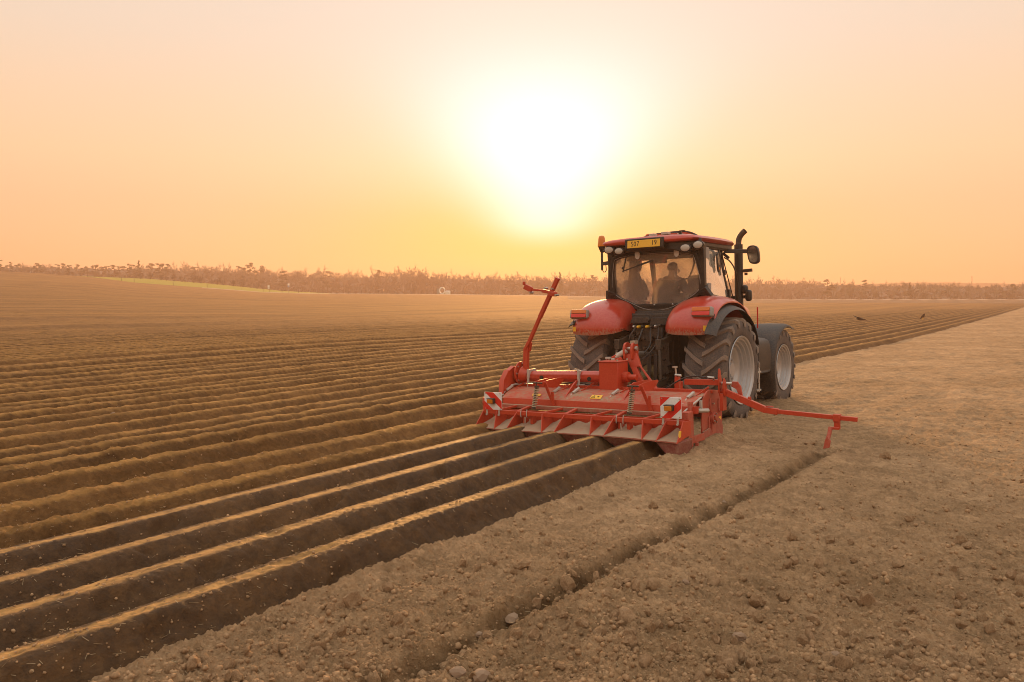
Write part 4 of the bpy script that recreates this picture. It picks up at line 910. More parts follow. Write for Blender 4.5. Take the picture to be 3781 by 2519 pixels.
# striped warning boards
for s, x0, x1, z0, z1 in ((-1, -1.52, -1.175, .425, .705), (1, 1.575, 1.885, .455, .745)):
    y = .205 if s < 0 else .195; w, h = x1 - x0, z1 - z0
    m = MB(); m.box(((x0 + x1) / 2, y, (z0 + z1) / 2), (w, .012, h)); bd = m.build('warning_board', M['white'], IM, bevel=.003)
    tri = [[(0, 1), (.0, .58), (.42, 1)], [(0, 0), (.10, 0), (1, .93), (1, .50), (.52, 0)]] if s > 0 else [[(.0, .0), (.0, .55), (.52, .0)], [(0, 1), (.0, .93), (0, 1)]]
    if s > 0:
        stripes = [[(0, 1), (0, .56), (.47, 1)], [(.06, 0), (1, .93), (1, .47), (.50, 0)]]
    else:
        stripes = [[(0, .50), (0, 0), (.50, 0)], [(.03, 1), (.52, 1), (1, .50), (1, .05)]]
    for q in stripes:
        m = MB(); m.prism([(x0 + w * a, z0 + h * c_) for a, c_ in q], 1, y - .0085, y - .0055); m.build('stripe', M['sign_red'], bd)
    for a, c_ in ((.08, .07), (.92, .07), (.08, .93), (.92, .93)):
        m = MB(); m.cyl((x0 + w * a, y - .013, z0 + h * c_), (x0 + w * a, y - .006, z0 + h * c_), .009, n=8); m.build('bolt', M['steel'], bd)
    lx, lz_ = x0 + w * .47, z0 + h * .51
    m = MB(); m.box((lx, y - .035, lz_), (.125, .06, .085)); m.box((lx, y - .055, lz_ + .036), (.135, .055, .014)); lo_ = m.build('marker_lamp', M['black'], bd, bevel=.012)
    m = MB(); m.box((lx - .004, y - .072, lz_ - .006), (.108, .022, .068)); m.build('lamp_lens', M['amber'], lo_, bevel=.008)
    for dx in (.10, .80):
        m = MB(); m.box((x0 + w * dx, y + .012, z0 - .03), (.028, .012, .11)); m.cyl((x0 + w * dx, y - .01, z0 - .08), (x0 + w * dx, y + .02, z0 - .08), .016, n=8); m.build('board_bracket', M['zinc'], bd)
m = MB(); m.box((-1.60, .34, .50), (.07, .10, .20)); m.cyl((-1.60, .28, .52), (-1.60, .40, .52), .035, n=10); m.box((-1.58, .30, .40), (.05, .06, .14)); m.build('side_bracket', M['red_imp'], IM, bevel=.01)

# main beam, drive case and headstock
m = MB(); r8 = .098
m.tube([(-1.47, 1.32, .875), (.05, 1.32, .905)], [r8, r8], 8); bm_ = m.build('main_beam', M['red'], IM, bevel=.014, smooth=20, seg=3)
bm_.data.transform(Matrix.Translation((0, 1.32, .89)) @ Matrix.Rotation(R(22.5), 4, 'X') @ Matrix.Translation((0, -1.32, -.89)))
for x in (-1.36, -.36):
    m = MB(); m.box((x, 1.31, .93), (.042, .23, .14)); m.box((x, 1.205, .86), (.042, .012, .19)); m.bar((x, 1.19, .80), (x, 1.18, .66), .012, .012); m.bar((x - .08, 1.19, .765), (x + .12, 1.19, .775), .01, .01); m.build('beam_strap', M['zinc'], bm_, bevel=.003)
for x in (-1.10, -.17):
    m = MB(); m.cyl((x, 1.212, .868), (x, 1.235, .868), .034, n=14); m.build('beam_hole', M['print'], bm_)
m = MB(); m.box((-.44, 1.28, 1.01), (.09, .04, .018)); m.build('grease_cap', M['zinc'], bm_)
ep = [(.86, .50), (.90, .80), (1.02, .96), (1.16, 1.045), (1.32, 1.05), (1.46, .96), (1.56, .76), (1.6, .2), (.92, .2)]
m = MB(); m.prism(ep, 0, -1.66, -1.63); m.prism([(.84, .56), (.88, .84), (1.02, 1.0), (1.05, .98), (.92, .8), (.89, .56)], 0, -1.73, -1.63); m.prism([(1.02, .98), (1.2, 1.06), (1.2, 1.03), (1.05, .95)], 0, -1.72, -1.63); m.build('left_end_case', M['red_imp'], IM, bevel=.006)
m = MB(); pts = [(1.30 + .20 * math.cos(a), .93 + .20 * math.sin(a)) for a in [2 * math.pi * k / 28 for k in range(28)]]; m.prism(pts, 0, -1.58, -1.555); m.cyl((-1.56, 1.30, .90), (-1.44, 1.32, .88), .15, .10, 20); fl = m.build('end_flange', M['red_imp'], IM, smooth=40)
for a in range(8):
    y, z = 1.30 + .165 * math.cos(a * .785), .93 + .165 * math.sin(a * .785); m = MB(); m.cyl((-1.562, y, z), (-1.535, y, z), .016, n=6); m.build('bolt', M['steel'], fl)
m = MB(); m.box((.20, 1.36, .92), (.34, .34, .44)); m.box((.20, 1.36, 1.150), (.37, .37, .022)); gb = m.build('gearbox', M['red_imp'], IM, bevel=.01)
for x in (.04, .36):
    for y in (1.20, 1.52): m = MB(); m.cyl((x, y, 1.16), (x, y, 1.185), .018, n=6); m.build('bolt', M['steel'], gb)
m = MB(); m.cyl((.37, 1.38, .90), (.46, 1.38, .90), .085, n=16); m.cyl((.46, 1.38, .90), (.60, 1.38, .90), .045, n=14); m.build('shaft_stub', M['red_imp'], gb, smooth=40)
m = MB(); m.cyl((.48, 1.5, .62), (.48, 1.5, .84), .05, n=12); m.build('drive_cover', M['black'], IM)
# A-frame
m = MB()
leg = [((.26, 1.66, 1.24), (.47, 1.66, 1.26), (.57, 1.6, 1.05), (.40, 1.6, 1.02)), ((.40, 1.6, 1.03), (.50, 1.6, 1.04), (.70, 1.5, .74), (.58, 1.5, .735)), ((.52, 1.6, 1.08), (.57, 1.6, 1.06), (.90, 1.5, .735), (.83, 1.5, .735)), ((.58, 1.5, .80), (.84, 1.5, .80), (.94, 1.47, .70), (.58, 1.47, .70))]
for q in leg: m.plate(q, .07)
m.build('headstock_leg', M['red_imp'], IM, bevel=.006)
m = MB(); m.plate([(.30, 1.66, 1.22), (.16, 1.66, 1.24), (-.34, 1.5, .735), (-.20, 1.5, .735)], .045); m.build('headstock_leg', M['red_imp'], IM, bevel=.006)
for dx in (-.06, .075):
    m = MB(); m.prism(chaikin([(1.58, 1.12), (1.78, 1.12), (1.80, 1.38), (1.74, 1.435), (1.62, 1.435), (1.56, 1.36)], 1), 0, .335 + dx - .018, .335 + dx + .018); m.build('headstock_plate', M['red_imp'], IM, bevel=.004)
m = MB(); m.cyl((.22, 1.66, 1.34), (.46, 1.66, 1.34), .024, n=10); m.cyl((.44, 1.66, 1.34), (.475, 1.66, 1.34), .036, n=10); m.box((.40, 1.70, 1.44), (.09, .10, .05)); m.build('top_link_pin', M['steel'], IM)
m = MB(); m.cyl((.30, 1.62, 1.31), (.13, 1.58, 1.20), .045, n=12); m.build('spindle', M['zinc'], IM, smooth=50)
for dz, dx in ((0, 0), (-.035, .09)):
    m = MB(); m.bar((.16 + dx, 1.56, 1.215 + dz), (-.05 + dx, 1.52, 1.11 + dz), .03, .075); m.build('headstock_link', M['red_imp'], IM, bevel=.01)
m = MB(); m.box((.03, 1.5, 1.19), (.09, .06, .035)); m.box((.12, 1.5, 1.17), (.05, .06, .04)); m.build('link_bolt', M['zinc'], IM, bevel=.004)

# right side: end plate, standards, hoses
sp = chaikin([(.96, .58), (1.02, .66), (1.14, .735), (1.22, .755), (1.66, .72), (1.70, .68), (1.72, .12), (1.60, .02), (1.42, -.02), (1.02, .0), (.95, .06)], 1)
m = MB(); m.prism(sp, 0, 1.83, 1.852); sd = m.build('right_side_plate', M['red_worn'], IM, bevel=.004)
m = MB(); m.prism(chaikin([(1.36, .33), (1.44, .36), (1.68, .26), (1.70, .06), (1.56, .0), (1.42, .06)], 2), 0, 1.855, 1.868); m.build('wear_plate', M['red_dusty'], sd)
m = MB(); m.prism([(.92, .18), (1.18, .21), (1.28, .10), (1.30, -.05), (1.22, -.01), (1.14, -.06), (1.08, .0), (1.0, -.06), (.95, .0)], 0, 1.87, 1.885); m.build('scraper_plate', M['red_dusty'], sd)
m = MB(); m.cyl((1.85, 1.32, .34), (1.91, 1.32, .34), .085, n=16); m.cyl((1.91, 1.32, .34), (1.94, 1.32, .34), .05, n=12); m.box((1.86, 1.33, .18), (.04, .13, .22)); hb = m.build('bearing_housing', M['red_worn'], sd, bevel=.006)
for a in range(5):
    y, z = 1.32 + .065 * math.cos(a * 1.257), .34 + .065 * math.sin(a * 1.257); m = MB(); m.cyl((1.91, y, z), (1.925, y, z), .012, n=6); m.build('bolt', M['steel'], hb)
for pts in ([(1.86, 1.28, .62), (1.87, 1.24, .63), (1.875, 1.20, .56), (1.87, 1.21, .46), (1.87, 1.27, .425)], [(1.86, 1.22, .37), (1.87, 1.17, .34), (1.87, 1.16, .20)], [(1.86, 1.56, .6), (1.87, 1.52, .42), (1.87, 1.62, .40)]):
    m = MB(); m.tube(chaikin(pts, 2, False), .009, 5); m.build('grease_line', M['red_worn'], sd)
for y, z in ((1.36, .545), (1.60, .415), (1.66, .425), (1.70, .435)): m = MB(); m.cyl((1.85, y, z), (1.88, y, z), .014, n=6); m.build('bolt', M['steel'], sd)
m = MB(); m.box((1.857, 1.60, .30), (.006, .10, .055)); m.build('warning_sticker', M['yellow'], sd)
m = MB(); m.box((1.80, .55, .26), (.12, .16, .50)); m.box((1.80, .68, .34), (.05, .10, .60)); st_ = m.build('side_standard', M['red_worn'], IM, bevel=.008)
m = MB(); m.box((1.80, .60, -.06), (.07, .05, .22)); m.box((1.87, .72, -.04), (.05, .03, .20)); m.box((1.74, .60, -.03), (.05, .16, .20)); m.build('skid_leg', M['red_worn'], IM, bevel=.006)
m = MB(); m.bar((1.74, .50, .07), (1.92, .86, .13), .03, .10); m.build('side_link', M['red_worn'], IM, bevel=.006)
for y, z in ((.49, .36), (.49, .28), (.49, .18), (.48, .07)): m = MB(); m.cyl((1.82, y - .02, z), (1.82, y + .02, z), .017, n=6); m.build('bolt', M['zinc'], st_)
m = MB(); m.cyl((1.72, .56, .47), (1.89, .86, .50), .024, n=10); m.bar((1.73, .55, .48), (1.87, .90, .68), .03, .015); m.bar((1.80, .62, .46), (1.815, .60, .33), .008, .008); m.cyl((1.86, .80, .50), (1.95, .96, .49), .03, n=8); m.box((1.88, .86, .58), (.035, .04, .12)); m.build('adjusting_screw', M['zinc'], IM, bevel=.003)
m = MB(); m.prism([(1.24, .70), (1.32, .70), (1.31, .93), (1.25, .93)], 1, 1.36, 1.44); m.bar((1.36, 1.36, .70), (1.37, 1.36, .86), .03, .03); po = m.build('hose_post', M['red_imp'], IM, bevel=.005)
m = MB(); m.cyl((1.27, 1.38, .93), (1.26, 1.38, 1.06), .014, n=7); m.cyl((1.25, 1.38, 1.06), (1.25, 1.38, 1.085), .04, n=12); m.cyl((1.26, 1.36, .955), (1.36, 1.36, .945), .02, n=8); m.build('tap', M['steel'], po)
m = MB(); m.bar((1.42, 1.36, .855), (1.98, 1.36, .86), .07, .085); m.build('marker_beam', M['red_imp'], IM, bevel=.006)
m = MB(); m.tube(chaikin([(1.0, 1.32, .66), (1.15, 1.30, .76), (1.42, 1.30, .92), (1.60, 1.30, .955), (1.80, 1.30, .935), (1.90, 1.31, .91)], 3, False), .011, 6); m.build('hydraulic_hose', M['frame'], IM)
m = MB(); m.cyl((1.80, 1.31, .935), (1.90, 1.31, .93), .017, n=8); m.cyl((1.89, 1.31, .94), (1.89, 1.33, .89), .013, n=8); m.build('hose_fitting', M['steel'], IM)
m = MB(); m.prism(chaikin([(1.26, .66), (1.26, 1.06), (1.32, 1.07), (1.36, .90), (1.44, .80), (1.44, .66)], 1), 0, 1.975, 1.995); m.prism(chaikin([(1.26, .66), (1.26, .92), (1.32, .93), (1.40, .80), (1.42, .66)], 1), 0, 2.045, 2.065); m.box((2.02, 1.34, .58), (.05, .14, .25)); m.cyl((1.95, 1.35, .73), (2.09, 1.35, .73), .03, n=12); m.build('marker_pivot', M['red_imp'], IM, bevel=.004)
m = MB(); m.cyl((1.99, 1.36, .85), (2.14, 1.38, .845), .022, n=10); m.build('marker_cylinder', M['steel'], IM)
m = MB(); m.prism([(2.10, .80), (2.12, .87), (2.20, .87), (2.25, .80), (2.27, .67), (2.23, .64), (2.18, .76)], 1, 1.44, 1.47); m.build('cylinder_bracket', M['red_worn'], IM, bevel=.004)
# right marker arm, lowered
m = MB(); m.bar((2.00, 1.36, .74), (2.62, 1.40, .485), .07, .095); m.bar((2.60, 1.40, .488), (2.80, 1.40, .465), .078, .085); arm = m.build('marker_arm', M['red_imp'], IM, bevel=.006)
m = MB(); m.bar((2.76, 1.40, .47), (3.86, 1.38, .415), .055, .06); m.build('arm_tube', M['red_imp'], arm, bevel=.005)
m = MB(); m.box((2.40, 1.38, .635), (.05, .02, .06)); m.cyl((2.40, 1.365, .64), (2.40, 1.395, .64), .02, n=10); m.box((2.68, 1.4, .535), (.10, .05, .014)); m.build('arm_lug', M['red_imp'], arm, bevel=.006)
m = MB(); m.box((3.60, 1.385, .425), (.09, .09, .10)); m.box((3.60, 1.385, .335), (.075, .05, .13)); m.box((3.57, 1.36, .285), (.13, .05, .035)); ft = m.build('marker_foot', M['red_imp'], arm, bevel=.006)
m = MB(); m.tube([(3.525, 1.34, .30), (3.515, 1.30, .20), (3.50, 1.25, .12)], [.03, .028, .03], 8); m.prism([(3.46, .02), (3.54, .04), (3.555, .13), (3.52, .19), (3.485, .14)], 1, 1.20, 1.24); m.build('marker_tine', M['red_worn'], arm, bevel=.004)
# left marker arm, folded up
m = MB(); m.bar((-1.475, 1.31, .96), (-1.455, 1.31, 1.36), .085, .075, (0, 1, 0)); m.bar((-1.46, 1.30, 1.34), (-1.385, 1.30, 1.47), .05, .075, (0, 1, 0)); m.bar((-1.41, 1.33, 1.30), (-1.37, 1.33, 1.46), .035, .05, (0, 1, 0)); arm = m.build('marker_arm', M['red_imp'], IM, bevel=.006)
m = MB(); m.bar((-1.40, 1.30, 1.44), (-1.13, 1.30, 1.92), .052, .058, (0, 1, 0)); m.bar((-1.15, 1.30, 1.88), (-.775, 1.30, 2.52), .062, .066, (0, 1, 0)); m.build('arm_tube', M['red_imp'], arm, bevel=.005)
m = MB(); m.bar((-.82, 1.27, 2.27), (-1.07, 1.27, 2.32), .06, .055); m.bar((-1.05, 1.27, 2.325), (-1.34, 1.27, 2.35), .035, .035); m.bar((-.92, 1.27, 2.27), (-.80, 1.24, 2.25), .11, .07); m.bar((-1.28, 1.27, 2.34), (-1.42, 1.25, 2.41), .05, .09); m.box((-1.43, 1.25, 2.46), (.03, .05, .06)); m.build('marker_foot', M['red_imp'], arm, bevel=.006)
for q in ((-.79, 1.22, 2.24), (-1.0, 1.22, 2.36), (-1.30, 1.22, 2.30), (-.86, 1.22, 2.345)): m = MB(); m.cyl(q, (q[0], q[1] + .1, q[2]), .018, n=8); m.build('bolt', M['steel'], arm)
# white hose on the left, loose cable
m = MB(); m.tube(chaikin([(-1.54, 1.3, .74), (-1.62, 1.1, .75), (-1.72, .95, .66), (-1.76, .86, .52)], 3, False), .016, 7); m.build('hydraulic_hose', M['zinc'], IM)
m = MB(); m.tube(chaikin([(-1.0, 1.3, .78), (-.8, 1.4, .74), (-.6, 1.42, .80), (-.2, 1.5, .72)], 3, False), .012, 6); m.build('hydraulic_hose', M['frame'], IM)
# ================================================================== DRIVER AND JACKET IN THE CAB
def skin(name, pts, edges, rad, mat, parent=None, sub=2, root=0):
    me = bpy.data.meshes.new(name); me.from_pydata(pts, edges, []); me.materials.append(mat)
    o = bpy.data.objects.new(name, me); COL.objects.link(o)
    md = o.modifiers.new('skin', 'SKIN'); md.use_smooth_shade = True
    for v, r_ in zip(me.skin_vertices[0].data, rad): v.radius = r_ if isinstance(r_, tuple) else (r_, r_); v.use_root = False
    me.skin_vertices[0].data[root].use_root = True
    s = o.modifiers.new('sub', 'SUBSURF'); s.levels = sub; s.render_levels = sub
    bpy.context.view_layer.update(); dg = bpy.context.evaluated_depsgraph_get()
    m2 = bpy.data.meshes.new_from_object(o.evaluated_get(dg)); m2.name = name; o.modifiers.clear(); o.data = m2
    bpy.data.meshes.remove(me); m2.polygons.foreach_set('use_smooth', [True] * len(m2.polygons))
    if parent: o.parent = parent
    return o
# seated, leaning a little right, head turned to the right; tractor coordinates
J = dict(pelvis=(-.10, .62, 2.10), waist=(-.09, .58, 2.26), chest=(-.07, .56, 2.43), top=(-.06, .56, 2.55), neck=(-.045, .57, 2.64), skull=(-.03, .585, 2.76), crown=(-.035, .575, 2.845),
         lsh=(-.27, .58, 2.53), lel=(-.36, .80, 2.30), lwr=(-.16, 1.02, 2.36), rsh=(.14, .58, 2.51), rel=(.22, .66, 2.27), rwr=(.34, .66, 2.30),
         lhip=(-.19, .66, 2.08), lkn=(-.22, 1.05, 2.10), lft=(-.22, 1.12, 1.78), rhip=(-.01, .66, 2.08), rkn=(.02, 1.05, 2.10), rft=(.02, 1.12, 1.78))
RD = dict(pelvis=.15, waist=.15, chest=.165, top=.12, neck=.062, skull=(.094, .105), crown=.075, lsh=.085, lel=.052, lwr=.034, rsh=.085, rel=.052, rwr=.034, lhip=.10, lkn=.065, lft=.045, rhip=.10, rkn=.065, rft=.045)
ED = [('pelvis', 'waist'), ('waist', 'chest'), ('chest', 'top'), ('top', 'neck'), ('neck', 'skull'), ('skull', 'crown'), ('top', 'lsh'), ('lsh', 'lel'), ('lel', 'lwr'), ('top', 'rsh'), ('rsh', 'rel'), ('rel', 'rwr'), ('pelvis', 'lhip'), ('lhip', 'lkn'), ('lkn', 'lft'), ('pelvis', 'rhip'), ('rhip', 'rkn'), ('rkn', 'rft')]
J2 = dict(J); RD2 = dict(RD); ED2 = list(ED)
for s, wr, d0 in (('l', 'lwr', Vector((.75, .55, .12))), ('r', 'rwr', Vector((.80, .25, -.05)))):
    d0 = d0.normalized(); w = Vector(J[wr]); side = d0.cross(Vector((0, 0, 1))).normalized(); palm = w + d0 * .055
    J2[s + 'palm'] = tuple(palm); RD2[s + 'palm'] = (.036, .02); ED2.append((wr, s + 'palm'))
    for i, (o_, ln) in enumerate(((-.030, .062), (-.010, .074), (.010, .070), (.029, .055))):
        a = palm + d0 * .035 + side * o_; b_ = a + d0 * ln * .5 - Vector((0, 0, .012)); c_ = b_ + d0 * ln * .35 - Vector((0, 0, .03))
        for nm, q, r_ in ((f'{s}f{i}a', a, .010), (f'{s}f{i}b', b_, .009), (f'{s}f{i}c', c_, .007)): J2[nm] = tuple(q); RD2[nm] = r_
        ED2 += [(s + 'palm', f'{s}f{i}a'), (f'{s}f{i}a', f'{s}f{i}b'), (f'{s}f{i}b', f'{s}f{i}c')]
    t0 = w + d0 * .03 - side * .035; t1 = t0 + d0 * .04 - side * .02 - Vector((0, 0, .02))
    J2[s + 't0'] = tuple(t0); J2[s + 't1'] = tuple(t1); RD2[s + 't0'] = .013; RD2[s + 't1'] = .009; ED2 += [(wr, s + 't0'), (s + 't0', s + 't1')]
keys = list(J2); ix = {k: i for i, k in enumerate(keys)}
per = skin('person', [J2[k] for k in keys], [(ix[a], ix[b_]) for a, b_ in ED2], [RD2[k] for k in keys], M['skin'])
per.matrix_world = FT
tag(per, 'driver in dark clothes with short hair sitting in the tractor cab, head turned right', 'person')
def cloth(name, ks, grow, mat, over=None):
    kk = list(ks); im = {k: i for i, k in enumerate(kk)}; pos = dict(J); pos.update(over or {})
    return skin(name, [pos[k] for k in kk], [(im[a], im[b_]) for a, b_ in ED if a in im and b_ in im], [(RD[k][0] + grow, RD[k][1] + grow) if isinstance(RD[k], tuple) else RD[k] + grow for k in kk], mat, per, root=kk.index('pelvis'))
cloth('shirt', ['pelvis', 'waist', 'chest', 'top', 'lsh', 'lel', 'lwr', 'rsh', 'rel', 'rwr'], .014, M['cloth_dark'])
cloth('trousers', ['pelvis', 'lhip', 'lkn', 'lft', 'rhip', 'rkn', 'rft'], .012, M['cloth_grey'])
# head details; the face looks forward and to the right
fd = Vector((.62, .78, 0)).normalized(); sdv = fd.cross(Vector((0, 0, 1))).normalized(); hc = Vector(J['skull'])
m = MB(); 
m.ball(tuple(hc - fd * .012 + Vector((0, 0, .035))), (.108, .112, .098), 10); hair = m.build('hair', M['hair'], per, smooth=80)
for v in hair.data.vertices:          # cut the cap back to a short back-and-sides
    d = Vector(v.co) - hc
    if d.dot(fd) > .035 and d.z < .075: v.co = hc + d * .80
    if d.z < -.02: v.co = hc + Vector((d.x * .86, d.y * .86, d.z))
for s in (-1, 1):
    m = MB(); m.ball(tuple(hc + sdv * s * .099 - fd * .005 - Vector((0, 0, .012))), (.014, .020, .032), 6); m.build('ear', M['skin'], per, smooth=80)
    m = MB(); m.ball(tuple(hc + fd * .092 + sdv * s * .034 + Vector((0, 0, .002))), .012, 6); m.build('eye', M['white'], per, smooth=80)
m = MB(); m.tube([tuple(hc + fd * .10 + Vector((0, 0, .0))), tuple(hc + fd * .122 - Vector((0, 0, .03))), tuple(hc + fd * .105 - Vector((0, 0, .045)))], [.010, .016, .013], 7); m.build('nose', M['skin'], per, smooth=80)
m = MB(); m.tube([tuple(hc + fd * .094 - sdv * .024 - Vector((0, 0, .070))), tuple(hc + fd * .102 - Vector((0, 0, .068))), tuple(hc + fd * .094 + sdv * .024 - Vector((0, 0, .070)))], [.005, .008, .005], 6); m.build('mouth', M['redlens'], per, smooth=80)

# jacket hanging at the left of the cab
m = MB(); vs = []; fs = []; N = 20
lv = [(-.80, 2.99, .06, .05), (-.80, 2.90, .075, .05), (-.79, 2.80, .09, .06), (-.775, 2.70, .11, .07), (-.765, 2.60, .14, .09), (-.76, 2.50, .175, .10), (-.755, 2.40, .20, .11), (-.75, 2.30, .215, .11), (-.74, 2.20, .22, .10), (-.74, 2.18, .19, .08)]
for cx, z, rx, ry in lv:
    for k in range(N):
        a = 2 * math.pi * k / N; w = 1 + .10 * math.sin(a * 5 + z * 9) * (2.95 - z) + .06 * mnoise.noise((a * 2, z * 8, 0)); vs.append((cx + rx * w * math.cos(a), .42 + ry * w * math.sin(a), z))
fs = [(i * N + k, i * N + (k + 1) % N, (i + 1) * N + (k + 1) % N, (i + 1) * N + k) for i in range(len(lv) - 1) for k in range(N)] + [tuple(range(N)), tuple(range((len(lv) - 1) * N, len(lv) * N))]
m.add(vs, fs); jk = m.build('jacket', M['cloth_grey'], smooth=80); jk.matrix_world = FT; tag(jk, 'grey jacket hanging inside the cab at the left of the rear window', 'jacket')
for pts in ([(-.92, .40, 2.58), (-.99, .42, 2.42), (-.97, .44, 2.24)], [(-.62, .40, 2.56), (-.54, .42, 2.40), (-.53, .44, 2.24)]):
    m = MB(); m.tube(chaikin(pts, 2, False), .055, 9); m.build('sleeve', M['cloth_grey'], jk, smooth=80)
# ================================================================== TREES, POSTS, BIRDS, CLODS
def bark(name, c): return paint(name, c, .9, dust=.0, dscale=2)
M['bark'] = bark('tree_bark', (.17, .11, .075)); M['twig'] = bark('tree_twigs', (.22, .165, .13)); M['pine'] = bark('pine_needles', (.045, .052, .022)); M['bush'] = bark('bush_twigs', (.05, .034, .022))
M['wood'] = paint('grey_post_wood', (.16, .12, .09), .9, dust=0); M['bird'] = paint('brown_feathers', (.055, .033, .02), .8, dust=0); M['bird_pale'] = paint('pale_feathers', (.35, .25, .17), .8, dust=0)
def place(u, D):
    a = math.atan((u - 1177) / F_PX) - R(YAW); return D * math.sin(a), D * math.cos(a)
def bare_proto(seed, H=12., spread=.34, bush=False):
    rr = random.Random(seed); trunk = MB(); crown = MB(); segs = [0]
    def grow(p, d, L, r, lev):
        nseg = 3 if lev < 2 else 2; pts = [p]; q = p.copy(); dd = d.copy()
        for k in range(nseg):
            dd = (dd + Vector((rr.uniform(-.16, .16), rr.uniform(-.16, .16), .08 if lev else .02))).normalized(); q = q + dd * L / nseg; pts.append(q.copy())
        rs = [r * (1 - .5 * k / nseg) for k in range(nseg + 1)]
        (trunk if lev == 0 else crown).tube(pts, rs, 5 if lev == 0 else 3, False); segs[0] += 1
        if lev >= (4 if not bush else 3): return
        nb = rr.randint(4, 6) if lev == 0 else rr.randint(3, 5)
        for k in range(nb):
            t = rr.uniform(.42, 1.0) if lev == 0 else rr.uniform(.3, 1.0); i = min(nseg - 1, int(t * nseg)); b0 = pts[i].lerp(pts[i + 1], t * nseg - i)
            ang = rr.uniform(0, 2 * math.pi); sp = rr.uniform(.5, 1.1) * (spread / .34) if lev else rr.uniform(.5, .9) * (spread / .34)
            side = dd.orthogonal().normalized(); side = side * math.cos(ang) + dd.cross(side) * math.sin(ang)
            nd = (dd + side * sp + Vector((0, 0, .12))).normalized(); grow(b0, nd, L * rr.uniform(.50, .68), max(rs[-1] * .62, .048), lev + 1)
    if bush:
        for k in range(7):
            a = rr.uniform(0, 6.28); grow(Vector((.3 * math.cos(a), .3 * math.sin(a), -.1)), Vector((math.cos(a) * .5, math.sin(a) * .5, 1)).normalized(), H * .45, .07, 1)
        trunk.tube([(0, 0, -.3), (0, 0, .6)], [.2, .12], 6)
    else: grow(Vector((0, 0, -.4)), Vector((0, 0, 1)), H * .52, H * .016, 0)
    return trunk, crown
def pine_proto(seed, H=13., conical=False):
    rr = random.Random(seed); trunk = MB(); crown = MB(); trunk.tube([(0, 0, -.4), (rr.uniform(-.2, .2), .1, H * .5), (rr.uniform(-.4, .4), 0, H * .95)], [.2, .14, .05], 6, False)
    nc = 17 if not conical else 24
    for k in range(nc):
        if conical: z = H * (.12 + .86 * k / nc); R_ = (1 - z / H) * H * .20 + .15; a = rr.uniform(0, 6.28); c = Vector((math.cos(a) * R_ * .5, math.sin(a) * R_ * .5, z)); sx, sz, nl = R_ * .75, .5, 40
        else: z = H * rr.uniform(.30, 1.0); R_ = H * .19 * (1.15 - abs(z / H - .62) * 1.5); a = rr.uniform(0, 6.28); q = rr.uniform(.2, 1); c = Vector((math.cos(a) * R_ * q, math.sin(a) * R_ * q, z)); sx, sz, nl = rr.uniform(.7, 1.3), rr.uniform(.35, .65), 46
        trunk.tube([(0, 0, z - .5), tuple(c)], [.06, .03], 3, False)
        for i in range(nl):
            d = Vector((rr.gauss(0, 1), rr.gauss(0, 1), rr.gauss(0, 1))).normalized() * rr.uniform(.3, 1) ** .6; p = c + Vector((d.x * sx, d.y * sx, d.z * sz)); s = rr.uniform(.14, .30)
            u = Vector((rr.gauss(0, 1), rr.gauss(0, 1), rr.gauss(0, .5))).normalized(); w = u.orthogonal().normalized(); crown.add([p - u * s - w * s * .5, p + u * s - w * s * .5, p + u * s * .7 + w * s * .5, p - u * s * .7 + w * s * .5], [(0, 1, 2, 3)])
    return trunk, crown
def proto_meshes(tc_, m1, m2, nm):
    t, c = tc_; a = t.build('trunk', m1, smooth=0).data; b_ = c.build('crown', m2, smooth=0).data
    for o in [o for o in bpy.data.objects if o.data in (a, b_)]: bpy.data.objects.remove(o)
    return a, b_
P_BARE = [proto_meshes(bare_proto(s, 12, sp), M['bark'], M['twig'], 'bare') for s, sp in ((1, .30), (2, .36), (3, .28), (4, .42), (5, .33), (6, .38), (8, .25))]
P_PINE = [proto_meshes(pine_proto(s), M['bark'], M['pine'], 'pine') for s in (11, 12, 13, 14)]
P_CONE = [proto_meshes(pine_proto(s, 13, True), M['bark'], M['pine'], 'spruce') for s in (21, 22)]
P_BUSH = [proto_meshes(bare_proto(s, 5.5, .6, True), M['bush'], M['bush'], 'bush') for s in (31, 32, 33)]
def tree(name, pr, x, y, z, h, base_h, rot, label, cat, group=None, sq=1.0):
    e = bpy.data.objects.new(name, None); COL.objects.link(e); e.location = (x, y, z); e.rotation_euler = (0, 0, rot); k = h / base_h; e.scale = (k * sq, k * sq, k); e.empty_display_size = .5
    for me, nm in zip(pr, ('trunk', 'crown')): o = bpy.data.objects.new(nm, me); COL.objects.link(o); o.parent = e
    tag(e, label, cat, group); return e
TOPS = np.array([(-400, 590), (0, 607), (60, 606), (120, 604), (200, 608), (260, 609), (322, 606), (420, 606), (500, 608), (570, 612), (640, 617), (720, 618), (770, 620), (820, 624), (860, 617), (960, 616), (1010, 622), (1100, 627), (1200, 629), (1300, 630), (1400, 634), (1500, 637), (1750, 637), (1900, 642), (2000, 648), (2080, 646), (2160, 648), (2240, 652), (2300, 652), (2354, 648), (2800, 650)])
def base_z(x, y): return float(coarse(np.array([x]), np.array([y]))[0])
def top_h(u, v, D, zb): return CAM_H + D * (694 - v) / F_PX / math.hypot(1, (u - 1177) / F_PX) - zb
rt = random.Random(17)
